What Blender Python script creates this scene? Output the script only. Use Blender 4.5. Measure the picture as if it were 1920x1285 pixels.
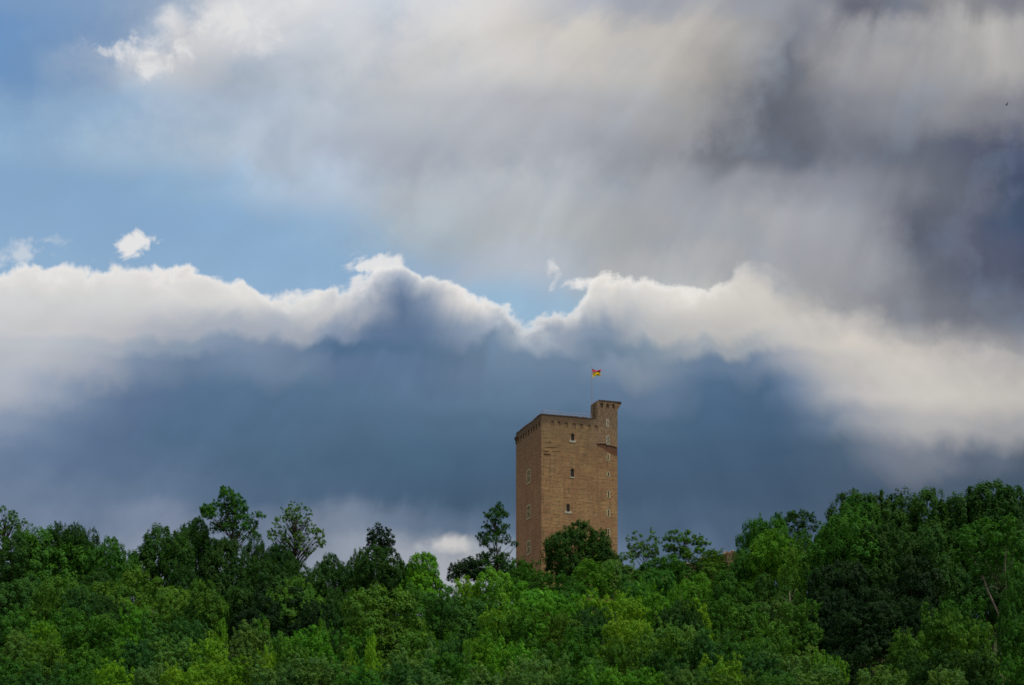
import bpy, bmesh, math, random
import numpy as np
from mathutils import Vector, Matrix

scene = bpy.context.scene
for _o in list(bpy.data.objects):
    bpy.data.objects.remove(_o)
COL = scene.collection

# ------------------------------------------------------------------ camera
# level camera with a rising front (verticals stay parallel, as in the photograph)
cam_data = bpy.data.cameras.new('camera')
cam = bpy.data.objects.new('camera', cam_data)
COL.objects.link(cam)
cam.location = (0.0, 0.0, 0.0)
cam.rotation_euler = (math.radians(90), 0, 0)
cam_data.sensor_width = 36.0
cam_data.lens = 45.0
cam_data.shift_y = 0.403
cam_data.clip_start = 0.5
cam_data.clip_end = 12000
scene.camera = cam

# ------------------------------------------------------------------ sun / exposure
SUN_ELEV = math.radians(64)
SUN_AZ = math.radians(116)        # clockwise from the view direction (+Y): behind right
sun_data = bpy.data.lights.new('sun', 'SUN')
sun_data.energy = 2.9
sun_data.angle = math.radians(8)
sun_data.color = (1.0, 0.95, 0.87)
sun = bpy.data.objects.new('sun', sun_data)
COL.objects.link(sun)
_sd = Vector((math.sin(SUN_AZ) * math.cos(SUN_ELEV), math.cos(SUN_AZ) * math.cos(SUN_ELEV), math.sin(SUN_ELEV)))
sun.rotation_euler = (-_sd).to_track_quat('-Z', 'Y').to_euler()
sun.location = (60, -60, 90)
scene.view_settings.view_transform = 'Standard'
scene.view_settings.look = 'None'
scene.view_settings.exposure = 0.0
scene.view_settings.gamma = 1.0
scene.view_settings.use_curve_mapping = False
scene.cycles.max_bounces = 5
scene.cycles.diffuse_bounces = 3
scene.cycles.glossy_bounces = 2
scene.cycles.transmission_bounces = 3
scene.cycles.transparent_max_bounces = 4
scene.cycles.use_denoising = False
scene.cycles.filter_width = 1.65


def lin(c):
    """sRGB 0..255 -> linear"""
    out = []
    for v in c[:3]:
        v = v / 255.0
        out.append(v / 12.92 if v <= 0.04045 else ((v + 0.055) / 1.055) ** 2.4)
    return tuple(out)


# ------------------------------------------------------------------ world: Nishita sky with two cloud layers
world = bpy.data.worlds.new('World')
scene.world = world
world.use_nodes = True
world.cycles.sampling_method = 'MANUAL'
world.cycles.sample_map_resolution = 256
WT = world.node_tree
WT.nodes.clear()


class G:
    """small helper for building node graphs"""
    def __init__(self, tree):
        self.t = tree

    def n(self, kind):
        return self.t.nodes.new(kind)

    def put(self, sock, v):
        if isinstance(v, bpy.types.NodeSocket):
            self.t.links.new(v, sock)
        elif v is not None:
            if sock.type == 'RGBA' and len(v) == 3:
                v = (*v, 1.0)
            sock.default_value = v

    def m(self, op, a, b=None, c=None, clamp=False):
        n = self.n('ShaderNodeMath'); n.operation = op; n.use_clamp = clamp
        for i, v in enumerate((a, b, c)):
            if v is not None:
                self.put(n.inputs[i], v)
        return n.outputs[0]

    def v(self, op, a, b=None):
        n = self.n('ShaderNodeVectorMath'); n.operation = op
        self.put(n.inputs[0], a)
        if b is not None:
            self.put(n.inputs['Scale'] if op == 'SCALE' else n.inputs[1], b)
        return n.outputs['Value'] if op in ('LENGTH', 'DOT_PRODUCT', 'DISTANCE') else n.outputs[0]

    def xyz(self, x, y, z=0.0):
        n = self.n('ShaderNodeCombineXYZ')
        for i, v in enumerate((x, y, z)):
            self.put(n.inputs[i], v)
        return n.outputs[0]

    def sep(self, v):
        n = self.n('ShaderNodeSeparateXYZ'); self.put(n.inputs[0], v)
        return n.outputs

    def rng(self, v, a, b, c=0.0, d=1.0, kind='SMOOTHSTEP'):
        n = self.n('ShaderNodeMapRange'); n.interpolation_type = kind
        for i, q in enumerate((v, a, b, c, d)):
            self.put(n.inputs[i], q)
        return n.outputs[0]

    def mix(self, f, a, b, blend='MIX'):
        n = self.n('ShaderNodeMix'); n.data_type = 'RGBA'; n.blend_type = blend
        self.put(n.inputs[0], f); self.put(n.inputs[6], a); self.put(n.inputs[7], b)
        return n.outputs[2]

    def mixf(self, f, a, b):
        n = self.n('ShaderNodeMix'); n.data_type = 'FLOAT'
        self.put(n.inputs[0], f); self.put(n.inputs[2], a); self.put(n.inputs[3], b)
        return n.outputs[0]

    def noise(self, vec, scale, detail=4.0, rough=0.5, lac=2.0, dist=0.0, dims='3D'):
        n = self.n('ShaderNodeTexNoise'); n.noise_dimensions = dims
        self.put(n.inputs['Vector'], vec); n.inputs['Scale'].default_value = scale
        n.inputs['Detail'].default_value = detail; n.inputs['Roughness'].default_value = rough
        n.inputs['Lacunarity'].default_value = lac; n.inputs['Distortion'].default_value = dist
        return n.outputs['Fac']

    def ramp(self, f, stops, interp='LINEAR'):
        n = self.n('ShaderNodeValToRGB'); cr = n.color_ramp; cr.interpolation = interp
        while len(cr.elements) < len(stops):
            cr.elements.new(0.5)
        for e, (p, c) in zip(cr.elements, stops):
            e.position = p; e.color = c if len(c) == 4 else (*c, 1.0)
        self.put(n.inputs[0], f)
        return n.outputs[0], n.outputs[1]

    def curve(self, f, pts):
        n = self.n('ShaderNodeFloatCurve'); cu = n.mapping.curves[0]
        n.mapping.use_clip = False
        while len(cu.points) < len(pts):
            cu.points.new(0.5, 0.5)
        for p, (x, y) in zip(cu.points, pts):
            p.location = (x, y)
        n.mapping.update()
        self.put(n.inputs['Value'], f)
        return n.outputs[0]


def build_world():
    g = G(WT)
    out = g.n('ShaderNodeOutputWorld')
    bg = g.n('ShaderNodeBackground')
    sky = g.n('ShaderNodeTexSky')
    sky.sky_type = 'NISHITA'
    sky.sun_disc = False
    sky.sun_elevation = SUN_ELEV
    sky.sun_rotation = SUN_AZ
    sky.altitude = 200
    sky.air_density = 1.2
    sky.dust_density = 1.0
    sky.ozone_density = 1.0
    STR = 0.15

    tc = g.n('ShaderNodeTexCoord')
    d = g.v('NORMALIZE', tc.outputs['Generated'])
    x, y, z = g.sep(d)[0:3]
    az = g.m('ARCTAN2', x, y)
    hor = g.m('SQRT', g.m('MAXIMUM', g.m('SUBTRACT', 1.0, g.m('MULTIPLY', z, z)), 1e-5))
    azc = g.m('MINIMUM', g.m('MAXIMUM', az, -0.7), 0.7)
    tel = g.m('DIVIDE', z, hor)
    # sky chart: U runs with azimuth, V down with elevation (24 units = 45 degrees)
    U = g.m('ADD', 9.6, g.m('MULTIPLY', 24.0, g.m('TANGENT', azc)))
    V = g.m('SUBTRACT', 14.16, g.m('DIVIDE', g.m('MULTIPLY', 24.0, tel), g.m('COSINE', azc)))
    V = g.m('MAXIMUM', V, -8.0)
    P = g.xyz(U, V, 0.0)

    # noises -----------------------------------------------------------------
    fine = g.noise(P, 0.8, 8.0, 0.58, dims='2D')                  # cumulus lumps
    lumps = g.noise(P, 0.33, 4.0, 0.5, dims='2D')
    # fall streaks of the upper deck
    du = g.m('SUBTRACT', U, 19.5); dv = g.m('ADD', V, 8.0)
    th = g.m('ARCTAN2', du, dv); rr = g.m('SQRT', g.m('ADD', g.m('MULTIPLY', du, du), g.m('MULTIPLY', dv, dv)))
    sU = g.noise(g.xyz(g.m('MULTIPLY', th, 10.0), g.m('MULTIPLY', rr, 0.26), 3.0), 1.0, 3.5, 0.46, dist=0.7)
    sU2 = g.noise(g.xyz(g.m('MULTIPLY', th, 30.0), g.m('MULTIPLY', rr, 0.3), 8.0), 1.0, 3.0, 0.5, dist=0.35)
    # fall streaks of the lower bank, fanning out from the hidden sun
    du = g.m('SUBTRACT', U, 10.2); dv = g.m('SUBTRACT', V, 0.5)
    th = g.m('ARCTAN2', du, dv); rr = g.m('SQRT', g.m('ADD', g.m('MULTIPLY', du, du), g.m('MULTIPLY', dv, dv)))
    sB = g.noise(g.xyz(g.m('MULTIPLY', th, 5.0), g.m('MULTIPLY', rr, 0.35), 1.0), 1.0, 3.0, 0.45, dist=0.5)
    sB2 = g.noise(g.xyz(g.m('MULTIPLY', th, 15.0), g.m('MULTIPLY', rr, 0.22), 5.0), 1.0, 3.0, 0.5, dist=0.3)

    def cen(v, k):
        return g.m('MULTIPLY', g.m('SUBTRACT', v, 0.5), k * 2.0)

    def grid(rows, Uw, Vw, cols):
        f = g.m('DIVIDE', g.m('ADD', Uw, 1.0), 21.2)
        prev = None
        c_acc = a_acc = None
        for vk, cells in rows:
            stops = []
            for cell in cells:
                px = cell[0]
                c = lin(cell[1:4])
                a = cell[4] if len(cell) > 4 else 1.0
                stops.append(((px / 100 + 1) / 21.2, (*c, a)))
            c, a = g.ramp(f, stops)
            if prev is None:
                c_acc, a_acc = c, a
            else:
                w = g.rng(Vw, prev, vk)
                c_acc = g.mix(w, c_acc, c)
                a_acc = g.mixf(w, a_acc, a)
            prev = vk
        return c_acc, a_acc

    # upper deck ---------------------------------------------------------------
    Uw = g.m('ADD', U, g.m('ADD', cen(lumps, 0.9), cen(fine, 0.7)))
    Vw = g.m('ADD', V, g.m('ADD', cen(sU, 0.42), cen(fine, 0.40)))
    ucol, ualpha = grid(UPPER, Uw, Vw, None)
    mod = g.m('ADD', 1.0, g.m('ADD', cen(sU, 0.24), g.m('ADD', cen(sU2, 0.055), cen(fine, 0.10))))
    ucol = g.v('SCALE', ucol, mod)
    ucol = g.v('MULTIPLY', ucol, (1.0, 1.01, 1.02))
    ualpha = g.m('ADD', g.m('ADD', g.m('MULTIPLY', ualpha, 0.88), 0.12), cen(fine, 0.25), clamp=True)
    blue = g.v('SCALE', sky.outputs[0], STR)
    blue = g.v('MULTIPLY', blue, BLUE_TINT)
    base = g.mix(ualpha, blue, ucol)

    # small separate puffs
    def puff(cu, cv, ru, rv, k, lo, hi):
        a = g.m('DIVIDE', g.m('SUBTRACT', U, cu), ru)
        b = g.m('DIVIDE', g.m('SUBTRACT', V, cv), rv)
        q = g.m('SQRT', g.m('ADD', g.m('MULTIPLY', a, a), g.m('MULTIPLY', b, b)))
        q = g.m('SUBTRACT', 1.0, q)
        return g.rng(g.m('ADD', q, cen(pn, k)), lo, hi)
    pn = g.noise(P, 1.7, 8.0, 0.62, dist=0.3, dims='2D')
    pm = None
    for args in PUFFS:
        p = g.m('MULTIPLY', puff(*args[:5], args[5], args[6]), args[7])
        pm = p if pm is None else g.m('MAXIMUM', pm, p)
    base = g.mix(pm, base, (0.80, 0.79, 0.78))

    # lower bank ---------------------------------------------------------------
    fr = g.m('DIVIDE', g.m('ADD', U, 1.0), 21.2)
    ridge = g.curve(fr, [((u + 1) / 21.2, (v - 4) / 4) for u, v in RIDGE])
    ridge = g.m('ADD', 4.0, g.m('MULTIPLY', ridge, 4.0))
    rn = g.noise(P, 1.5, 8.0, 0.56, dist=0.2, dims='2D')
    t = g.m('ADD', g.m('SUBTRACT', V, ridge), g.m('ADD', cen(rn, 0.42), cen(fine, 0.22)))
    soft = g.rng(U, 13.2, 15.5, 0.10, 0.55)
    balpha = g.rng(t, g.m('MULTIPLY', soft, -1.0), soft)
    Ub = g.m('ADD', U, g.m('ADD', cen(sB, 0.5), cen(fine, 0.3)))
    Vb = g.m('ADD', V, g.m('ADD', cen(sB, 0.45), g.m('ADD', cen(sB2, 0.24), g.m('ADD', cen(fine, 0.34), cen(lumps, 0.22)))))
    bcol, _ = grid(BANK, Ub, Vb, None)
    modb = g.m('ADD', 1.0, g.m('ADD', cen(sB, 0.20), g.m('ADD', cen(sB2, 0.10), g.m('ADD', cen(lumps, 0.08), cen(fine, 0.12)))))
    bcol = g.v('SCALE', bcol, modb)
    bcol = g.v('MULTIPLY', bcol, (1.0, 1.0, 0.985))
    rim = g.m('POWER', 2.718, g.m('MULTIPLY', g.m('MAXIMUM', t, 0.0), -7.0))
    rim = g.m('MULTIPLY', rim, g.rng(U, 12.8, 15.0, 1.0, 0.15))
    rim = g.m('MULTIPLY', rim, g.rng(fine, 0.25, 0.65, 0.55, 1.0))
    bcol = g.mix(rim, bcol, lin((246, 243, 238)))
    base = g.mix(balpha, base, bcol)

    # bright break low over the ridge
    lb = g.m('MULTIPLY', puff(8.5, 10.2, 0.66, 0.22, 1.0, 0.0, 1.2), 0.85)
    base = g.mix(lb, base, lin((208, 206, 203)))

    # the rest of the sky, the same broken cloud carried on all round
    gn = g.noise(g.xyz(g.m('MULTIPLY', x, 1.0), y, g.m('MULTIPLY', z, 1.6)), 2.3, 6.0, 0.55)
    gcol = g.mix(g.rng(gn, 0.34, 0.66), lin((132, 144, 162)), lin((224, 222, 220)))
    gcol = g.mix(g.rng(gn, 0.28, 0.42), blue, gcol)
    azd = g.m('ABSOLUTE', az)
    gm = g.m('MAXIMUM', g.rng(azd, 0.46, 0.72), g.rng(tel, 0.66, 0.95))
    base = g.mix(gm, base, gcol)
    g.put(bg.inputs['Color'], base)
    bg.inputs['Strength'].default_value = 1.0
    g.put(out.inputs['Surface'], bg.outputs[0])


BLUE_TINT = (0.98, 1.0, 0.93)
# cloud chart: (chart column, r, g, b[, cover]) in rows from the zenith side down
UPPER = [
 (-1, [(-80,130,160,195,0.3),(160,140,165,195,0.5),(400,200,202,206,0.9),(800,198,202,208),(1200,156,159,168),(1600,120,123,134),(1900,130,132,140)]),
 (0, [(-80,108,147,193,0.5),(160,130,155,190,0.35),(320,165,178,195,0.75),(430,205,206,209),(560,220,219,219),(720,196,202,211),(860,213,212,212),(960,214,210,206),(1060,193,193,196),(1160,164,168,178),(1280,164,166,173),(1440,148,149,155),(1560,128,130,140),(1650,104,107,119),(1780,150,149,151),(1900,128,129,137)]),
 (0.6, [(-80,92,138,190,0.5),(40,94,138,188,0.5),(160,128,153,188,0.45),(260,165,178,196,0.6),(330,208,208,210),(480,214,215,217),(600,196,201,208),(760,204,205,208),(900,214,211,207),(1100,202,197,190),(1260,185,180,175),(1380,162,160,158),(1500,124,127,136),(1620,150,150,155),(1760,164,163,164),(1860,182,179,175),(1920,170,168,167)]),
 (1.2, [(-80,84,134,190,0.6),(40,96,140,190,0.5),(120,135,160,192,0.45),(215,180,188,200,0.7),(260,206,207,210,0.95),(350,196,199,204),(430,172,182,196),(600,187,194,203),(760,204,205,206),(960,204,201,198),(1160,193,189,183),(1320,168,164,160),(1410,136,138,143),(1495,106,110,120),(1620,156,155,158),(1760,162,161,162),(1860,178,175,172),(1920,170,168,167)]),
 (2, [(-80,128,166,205,0.3),(60,150,178,206,0.6),(140,146,175,204,0.5),(240,154,180,205,0.65),(320,166,184,204,0.85),(480,173,187,204),(640,185,192,200),(800,185,188,193),(960,173,175,180),(1120,171,172,175),(1280,166,165,165),(1360,136,138,144),(1435,98,102,112),(1560,112,116,126),(1660,136,138,146),(1760,142,143,148),(1850,134,135,142),(1920,128,130,139)]),
 (2.8, [(-80,140,174,208,0.4),(100,156,183,208,0.65),(240,164,187,207,0.75),(400,174,188,203,0.95),(560,179,190,204),(640,168,177,191),(800,171,175,183),(960,173,176,182),(1120,154,158,167),(1240,152,155,161),(1300,152,154,160),(1350,118,121,129),(1410,104,107,117),(1500,100,103,114),(1600,116,120,131),(1690,104,109,121),(1820,92,97,114),(1920,78,85,108)]),
 (3.5, [(-80,122,161,202,0),(160,132,170,206,0.25),(320,148,180,207,0.5),(480,173,194,214,0.8),(640,177,191,208),(800,179,186,194),(960,183,187,192),(1120,171,175,181),(1280,164,166,172),(1440,136,139,147),(1560,140,142,151),(1660,124,128,138),(1740,106,110,122),(1840,98,103,118),(1920,70,82,105)]),
 (4.3, [(-80,134,171,207,0.2),(160,126,166,205,0.1),(320,130,169,206,0.15),(480,140,176,208,0.3),(640,152,182,207,0.55),(800,174,187,197,0.95),(960,178,184,188),(1120,174,177,179),(1280,163,165,168),(1440,158,160,164),(1560,152,154,160),(1640,140,142,150),(1730,94,98,112),(1820,96,100,116),(1920,68,82,106)]),
 (5, [(-80,150,181,208,0.15),(160,140,176,208,0.05),(480,140,177,209,0.05),(640,144,179,209,0.15),(760,156,183,207,0.5),(900,172,183,197,0.9),(1040,176,183,193),(1200,178,180,181),(1360,168,169,171),(1480,152,154,159),(1620,150,152,157),(1740,112,116,127),(1860,86,91,110),(1920,80,87,108)]),
 (5.8, [(-80,160,187,210,0.2),(160,145,180,208,0.1),(640,150,182,208,0.2),(800,156,184,206,0.4),(960,152,182,204,0.5),(1100,160,186,202,0.7),(1240,176,182,186),(1400,188,185,180),(1520,150,151,154),(1620,138,140,146),(1740,122,125,134),(1860,104,109,122),(1920,96,102,117)]),
 (6.8, [(-80,170,190,208,0.3),(640,160,186,206,0.3),(1100,168,186,200),(1400,190,186,182),(1600,196,191,186),(1750,176,172,170),(1920,152,152,155)]),
]
BANK = [
 (4.9, [(-80,214,212,212),(960,220,216,212),(1500,196,192,188),(1920,150,150,154)]),
 (5.25, [(-80,212,211,212),(600,214,212,211),(690,190,194,202),(752,137,153,178),(800,176,183,194),(850,214,212,211),(960,222,217,211),(1500,196,192,188),(1920,150,150,154)]),
 (5.6, [(-80,206,207,210),(160,207,208,210),(320,209,209,210),(480,213,212,211),(600,208,208,208),(680,156,166,184),(750,93,116,148),(800,130,147,171),(860,208,206,206),(960,222,217,211),(1060,214,212,209),(1150,198,198,199),(1280,212,208,203),(1440,202,198,193),(1600,172,170,169),(1760,140,142,146),(1920,119,123,131)]),
 (6.2, [(-80,196,197,201),(120,198,198,202),(220,188,189,196),(320,168,174,186),(440,164,171,184),(540,166,173,186),(620,139,153,176),(690,96,119,150),(780,94,118,149),(860,130,147,170),(930,150,162,181),(985,122,141,165),(1050,143,156,176),(1130,130,147,169),(1210,178,181,185),(1300,187,186,186),(1440,194,191,187),(1600,196,191,187),(1760,160,159,161),(1920,130,134,139)]),
 (6.5, [(-80,184,189,196),(100,183,188,196),(200,168,176,188),(300,140,155,174),(400,130,147,170),(480,121,139,164),(560,108,130,158),(630,82,110,141),(760,85,113,143),(860,102,125,152),(940,106,129,153),(990,150,163,180),(1050,139,153,173),(1120,111,132,155),(1200,124,144,164),(1300,156,164,174),(1400,160,166,174),(1480,188,186,184),(1600,205,199,193),(1750,198,192,187),(1850,152,151,153),(1920,137,137,141)]),
 (6.8, [(-80,172,178,188),(80,178,182,190),(180,164,170,183),(260,124,141,166),(360,104,125,153),(480,114,134,161),(560,111,131,157),(640,94,117,148),(760,90,115,146),(860,102,125,153),(960,108,131,156),(1080,106,129,154),(1180,133,148,167),(1260,116,135,157),(1330,102,124,150),(1400,108,128,153),(1470,152,158,170),(1560,186,184,183),(1680,204,199,194),(1760,200,195,191),(1920,184,180,177)]),
 (7.4, [(-80,174,179,189),(40,168,174,187),(110,145,157,177),(180,112,132,160),(240,96,118,150),(360,85,112,142),(640,85,113,141),(800,92,117,146),(960,97,122,149),(1120,96,119,146),(1240,100,122,149),(1340,78,104,133),(1430,76,102,131),(1500,114,131,155),(1560,164,167,174),(1640,194,190,188),(1740,202,198,193),(1920,192,188,184)]),
 (8, [(-80,143,155,175),(40,127,143,167),(120,104,126,155),(180,95,117,149),(320,83,111,140),(640,81,107,135),(960,82,108,134),(1200,80,106,132),(1320,72,99,127),(1460,70,95,123),(1560,102,120,143),(1640,150,154,163),(1720,172,172,174),(1790,174,173,174),(1860,160,161,166),(1920,160,161,166)]),
 (8.6, [(-80,108,128,156),(160,96,117,148),(480,79,105,132),(800,74,101,127),(960,73,98,125),(1280,70,94,120),(1480,66,89,115),(1600,76,96,117),(1680,114,123,139),(1750,119,126,140),(1820,90,103,122),(1870,97,109,127),(1920,82,96,113)]),
 (9.2, [(-80,114,131,157),(160,104,123,150),(480,83,106,133),(800,71,96,121),(960,70,93,117),(1280,69,92,117),(1480,67,88,112),(1650,72,90,112),(1760,78,93,112),(1920,70,86,105)]),
 (9.8, [(-80,119,134,158),(160,115,131,156),(320,119,132,155),(480,111,126,149),(580,121,133,153),(680,114,128,149),(800,96,115,139),(900,96,115,139),(1000,83,106,130),(1280,74,95,119),(1440,73,93,116),(1920,71,87,108)]),
 (10.5, [(-80,133,146,165),(320,134,146,163),(480,137,147,164),(600,140,149,164),(720,143,151,166),(800,160,165,176),(880,166,170,178),(960,145,155,169),(1040,114,129,149),(1200,92,111,135),(1400,82,101,125),(1920,76,93,112)]),
]
RIDGE = [(-1,5.15),(0,5.12),(0.6,5.05),(1.1,5.1),(1.6,5.1),(2.1,5.0),(2.5,5.0),(3.1,5.18),(3.6,5.12),(4.2,5.25),(4.8,5.42),(5.6,5.5),(6.2,5.44),(6.7,5.28),(7.1,5.08),(7.5,5.02),(7.9,5.12),(8.5,5.45),(9.0,5.68),(9.5,5.88),(9.85,6.02),(10.3,5.95),(10.8,5.75),(11.15,5.3),(11.5,5.18),(12.0,5.3),(12.6,5.42),(13.2,5.55),(13.55,5.42),(14.0,5.1),(14.5,5.4),(15.2,5.75),(17.0,6.3),(19.2,6.8),(20.2,6.9)]
# cu, cv, ru, rv, noise, lo, hi, strength
PUFFS = [
 (2.47, 4.6, 0.40, 0.30, 1.4, 0.0, 0.6, 0.95),
 (0.35, 4.8, 1.0, 0.36, 1.9, 0.1, 1.2, 0.5),
 (6.9, 4.98, 0.58, 0.22, 1.8, 0.05, 0.8, 0.9),
 (10.3, 5.05, 0.26, 0.34, 2.0, 0.1, 1.0, 0.55),
 (10.95, 5.3, 0.45, 0.2, 1.3, 0.0, 0.7, 0.95),
 (2.9, 1.0, 0.95, 0.45, 2.0, 0.1, 1.2, 0.7),
 (4.3, 0.45, 1.7, 0.55, 1.7, 0.1, 1.4, 0.6),
]
build_world()


# ------------------------------------------------------------------ helpers
def new_mat(name):
    m = bpy.data.materials.new(name)
    m.use_nodes = True
    m.node_tree.nodes.clear()
    return m, G(m.node_tree)


def finish(m, g, shader):
    o = g.n('ShaderNodeOutputMaterial')
    g.put(o.inputs['Surface'], shader)
    return m


def principled(g, color, rough=0.8, spec=0.3, normal=None):
    b = g.n('ShaderNodeBsdfPrincipled')
    g.put(b.inputs['Base Color'], color)
    g.put(b.inputs['Roughness'], rough)
    b.inputs['Specular IOR Level'].default_value = spec
    if normal is not None:
        g.put(b.inputs['Normal'], normal)
    return b.outputs[0]


def bump(g, height, strength=0.5, dist=0.05):
    n = g.n('ShaderNodeBump')
    n.inputs['Strength'].default_value = strength
    n.inputs['Distance'].default_value = dist
    g.put(n.inputs['Height'], height)
    return n.outputs[0]


def mesh_obj(name, verts, faces, mat, parent=None, smooth=False, loc=None):
    me = bpy.data.meshes.new(name)
    me.from_pydata([tuple(v) for v in verts], [], [tuple(f) for f in faces])
    me.update()
    if smooth:
        me.polygons.foreach_set('use_smooth', [True] * len(me.polygons))
    if mat is not None:
        me.materials.append(mat)
    o = bpy.data.objects.new(name, me)
    COL.objects.link(o)
    if parent is not None:
        o.parent = parent
    if loc is not None:
        o.location = loc
    return o


def empty(name, loc, rz=0.0):
    e = bpy.data.objects.new(name, None)
    e.empty_display_size = 0.5
    COL.objects.link(e)
    e.location = loc
    e.rotation_euler = (0, 0, rz)
    return e


def tag(o, label=None, cat=None, group=None, kind=None):
    if label: o['label'] = label
    if cat: o['category'] = cat
    if group: o['group'] = group
    if kind: o['kind'] = kind
    return o


class MB:
    """collects simple solids into one mesh"""
    def __init__(self):
        self.v = []; self.f = []

    def add(self, vs, fs):
        k = len(self.v)
        self.v += [tuple(v) for v in vs]
        self.f += [tuple(i + k for i in f) for f in fs]

    def box(self, x0, x1, y0, y1, z0, z1):
        self.add([(x0,y0,z0),(x1,y0,z0),(x1,y1,z0),(x0,y1,z0),(x0,y0,z1),(x1,y0,z1),(x1,y1,z1),(x0,y1,z1)],
                 [(0,3,2,1),(4,5,6,7),(0,1,5,4),(1,2,6,5),(2,3,7,6),(3,0,4,7)])

    def prism(self, poly, axis, a, b):
        """extrude a 2d polygon (counter-clockwise, (u, z)) along axis 'y' (u=x) or 'x' (u=y) from a to b"""
        n = len(poly)
        if axis == 'y':
            vs = [(u, a, z) for u, z in poly] + [(u, b, z) for u, z in poly]
        else:
            vs = [(a, u, z) for u, z in poly] + [(b, u, z) for u, z in poly]
        fs = [tuple(range(n - 1, -1, -1)), tuple(range(n, 2 * n))]
        fs += [(i, (i + 1) % n, n + (i + 1) % n, n + i) for i in range(n)]
        self.add(vs, fs)

    def tube(self, pts, rads, seg=6):
        pts = [Vector(p) for p in pts]
        k = len(self.v)
        for i, p in enumerate(pts):
            a = pts[max(i - 1, 0)]; b = pts[min(i + 1, len(pts) - 1)]
            t = (b - a).normalized()
            u = t.cross(Vector((0.31, 0.95, 0.05))).normalized()
            w = t.cross(u)
            for s in range(seg):
                q = 2 * math.pi * s / seg
                self.v.append(tuple(p + (u * math.cos(q) + w * math.sin(q)) * rads[i]))
        for i in range(len(pts) - 1):
            for s in range(seg):
                s2 = (s + 1) % seg
                self.f.append((k + i*seg + s, k + i*seg + s2, k + (i+1)*seg + s2, k + (i+1)*seg + s))
        self.f.append(tuple(k + s for s in range(seg))[::-1])
        self.f.append(tuple(k + (len(pts)-1)*seg + s for s in range(seg)))

    def build(self, name, mat, parent=None, smooth=False, fix=True):
        o = mesh_obj(name, self.v, self.f, mat, parent, smooth)
        if fix:
            bm = bmesh.new(); bm.from_mesh(o.data)
            bmesh.ops.recalc_face_normals(bm, faces=bm.faces)
            bm.to_mesh(o.data); bm.free()
        return o


def sstep(a, b, x):
    t = min(1.0, max(0.0, (x - a) / (b - a)))
    return t * t * (3 - 2 * t)


# ------------------------------------------------------------------ terrain
_GY = [-4000, -200, 0, 60, 90, 120, 150, 180, 205, 222, 262, 420, 800, 3000, 9000]
_GZ = [-4, -2.4, -1.7, -0.6, 1.5, 5.0, 10.0, 16.0, 20.5, 22.0, 22.0, 6.0, -6.0, -14.0, -20.0]


def ground_z(x, y):
    z = float(np.interp(y, _GY, _GZ))
    k = math.exp(-((abs(x) / 330.0) ** 3))          # the hill runs out to the sides
    base = -2.0 if y < 300 else min(z, -2.0)
    z = base + (z - base) * k
    if abs(x) < 300 and 20 < y < 330:
        z += 0.5 * math.sin(x * 0.061 + 1.0) * math.sin(y * 0.043) + 0.25 * math.sin(x * 0.17 + y * 0.11)
    return z


def build_terrain():
    m, g = new_mat('hillside_ground')
    tc = g.n('ShaderNodeTexCoord')
    n1 = g.noise(tc.outputs['Object'], 0.08, 5.0, 0.55)
    n2 = g.noise(tc.outputs['Object'], 1.3, 6.0, 0.6)
    c = g.mix(g.rng(n1, 0.35, 0.65), (0.035, 0.050, 0.016), (0.065, 0.085, 0.025))
    c = g.mix(g.rng(n2, 0.45, 0.75), c, (0.075, 0.058, 0.034))
    finish(m, g, principled(g, c, 0.95, 0.1, bump(g, n2, 0.8, 0.25)))
    xs = sorted(set([-9000, -4000, -2000, -1200, -800, -600] + list(range(-480, 481, 8)) + [600, 800, 1200, 2000, 4000, 9000]))
    ys = sorted(set([-4000, -2000, -1000, -500, -250, -120] + list(range(-60, 441, 8)) + [500, 600, 800, 1200, 2000, 3500, 6000, 9000]))
    vs = [(x, y, ground_z(x, y)) for y in ys for x in xs]
    nx = len(xs)
    fs = [(j*nx+i, j*nx+i+1, (j+1)*nx+i+1, (j+1)*nx+i) for j in range(len(ys)-1) for i in range(nx-1)]
    o = mesh_obj('hillside_ground', vs, fs, m, smooth=True)
    tag(o, 'grassy earth of the hill under the trees', None, kind='structure')


build_terrain()


# ------------------------------------------------------------------ tower
TA = math.radians(17.8)                      # the tower is turned a little to the viewer's left
TX, TY, TZ = 5.0, 218.0, 22.0                # foot of its near corner
SIDE = 14.0
TOP = 36.0                                   # parapet height above the foot
_ca, _sa = math.cos(TA), math.sin(TA)


def on_front(px, py):
    """a spot seen on the sunny front wall (local y = 0) -> local x, z in metres"""
    dx, dz = (px - 960) / 2400.0, (1416 - py) / 2400.0
    # (t*dx - TX, t - TY) . (-sa, ca) = 0
    t = (TY * _ca - TX * _sa) / (_ca - dx * _sa)
    return (t * dx - TX) * _ca + (t - TY) * _sa, t * dz - TZ


def on_side(px, py):
    """a spot seen on the narrow left wall (local x = 0) -> local y, z"""
    dx, dz = (px - 960) / 2400.0, (1416 - py) / 2400.0
    t = (TX * _ca + TY * _sa) / (dx * _ca + _sa)
    return -(t * dx - TX) * _sa + (t - TY) * _ca, t * dz - TZ


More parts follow.
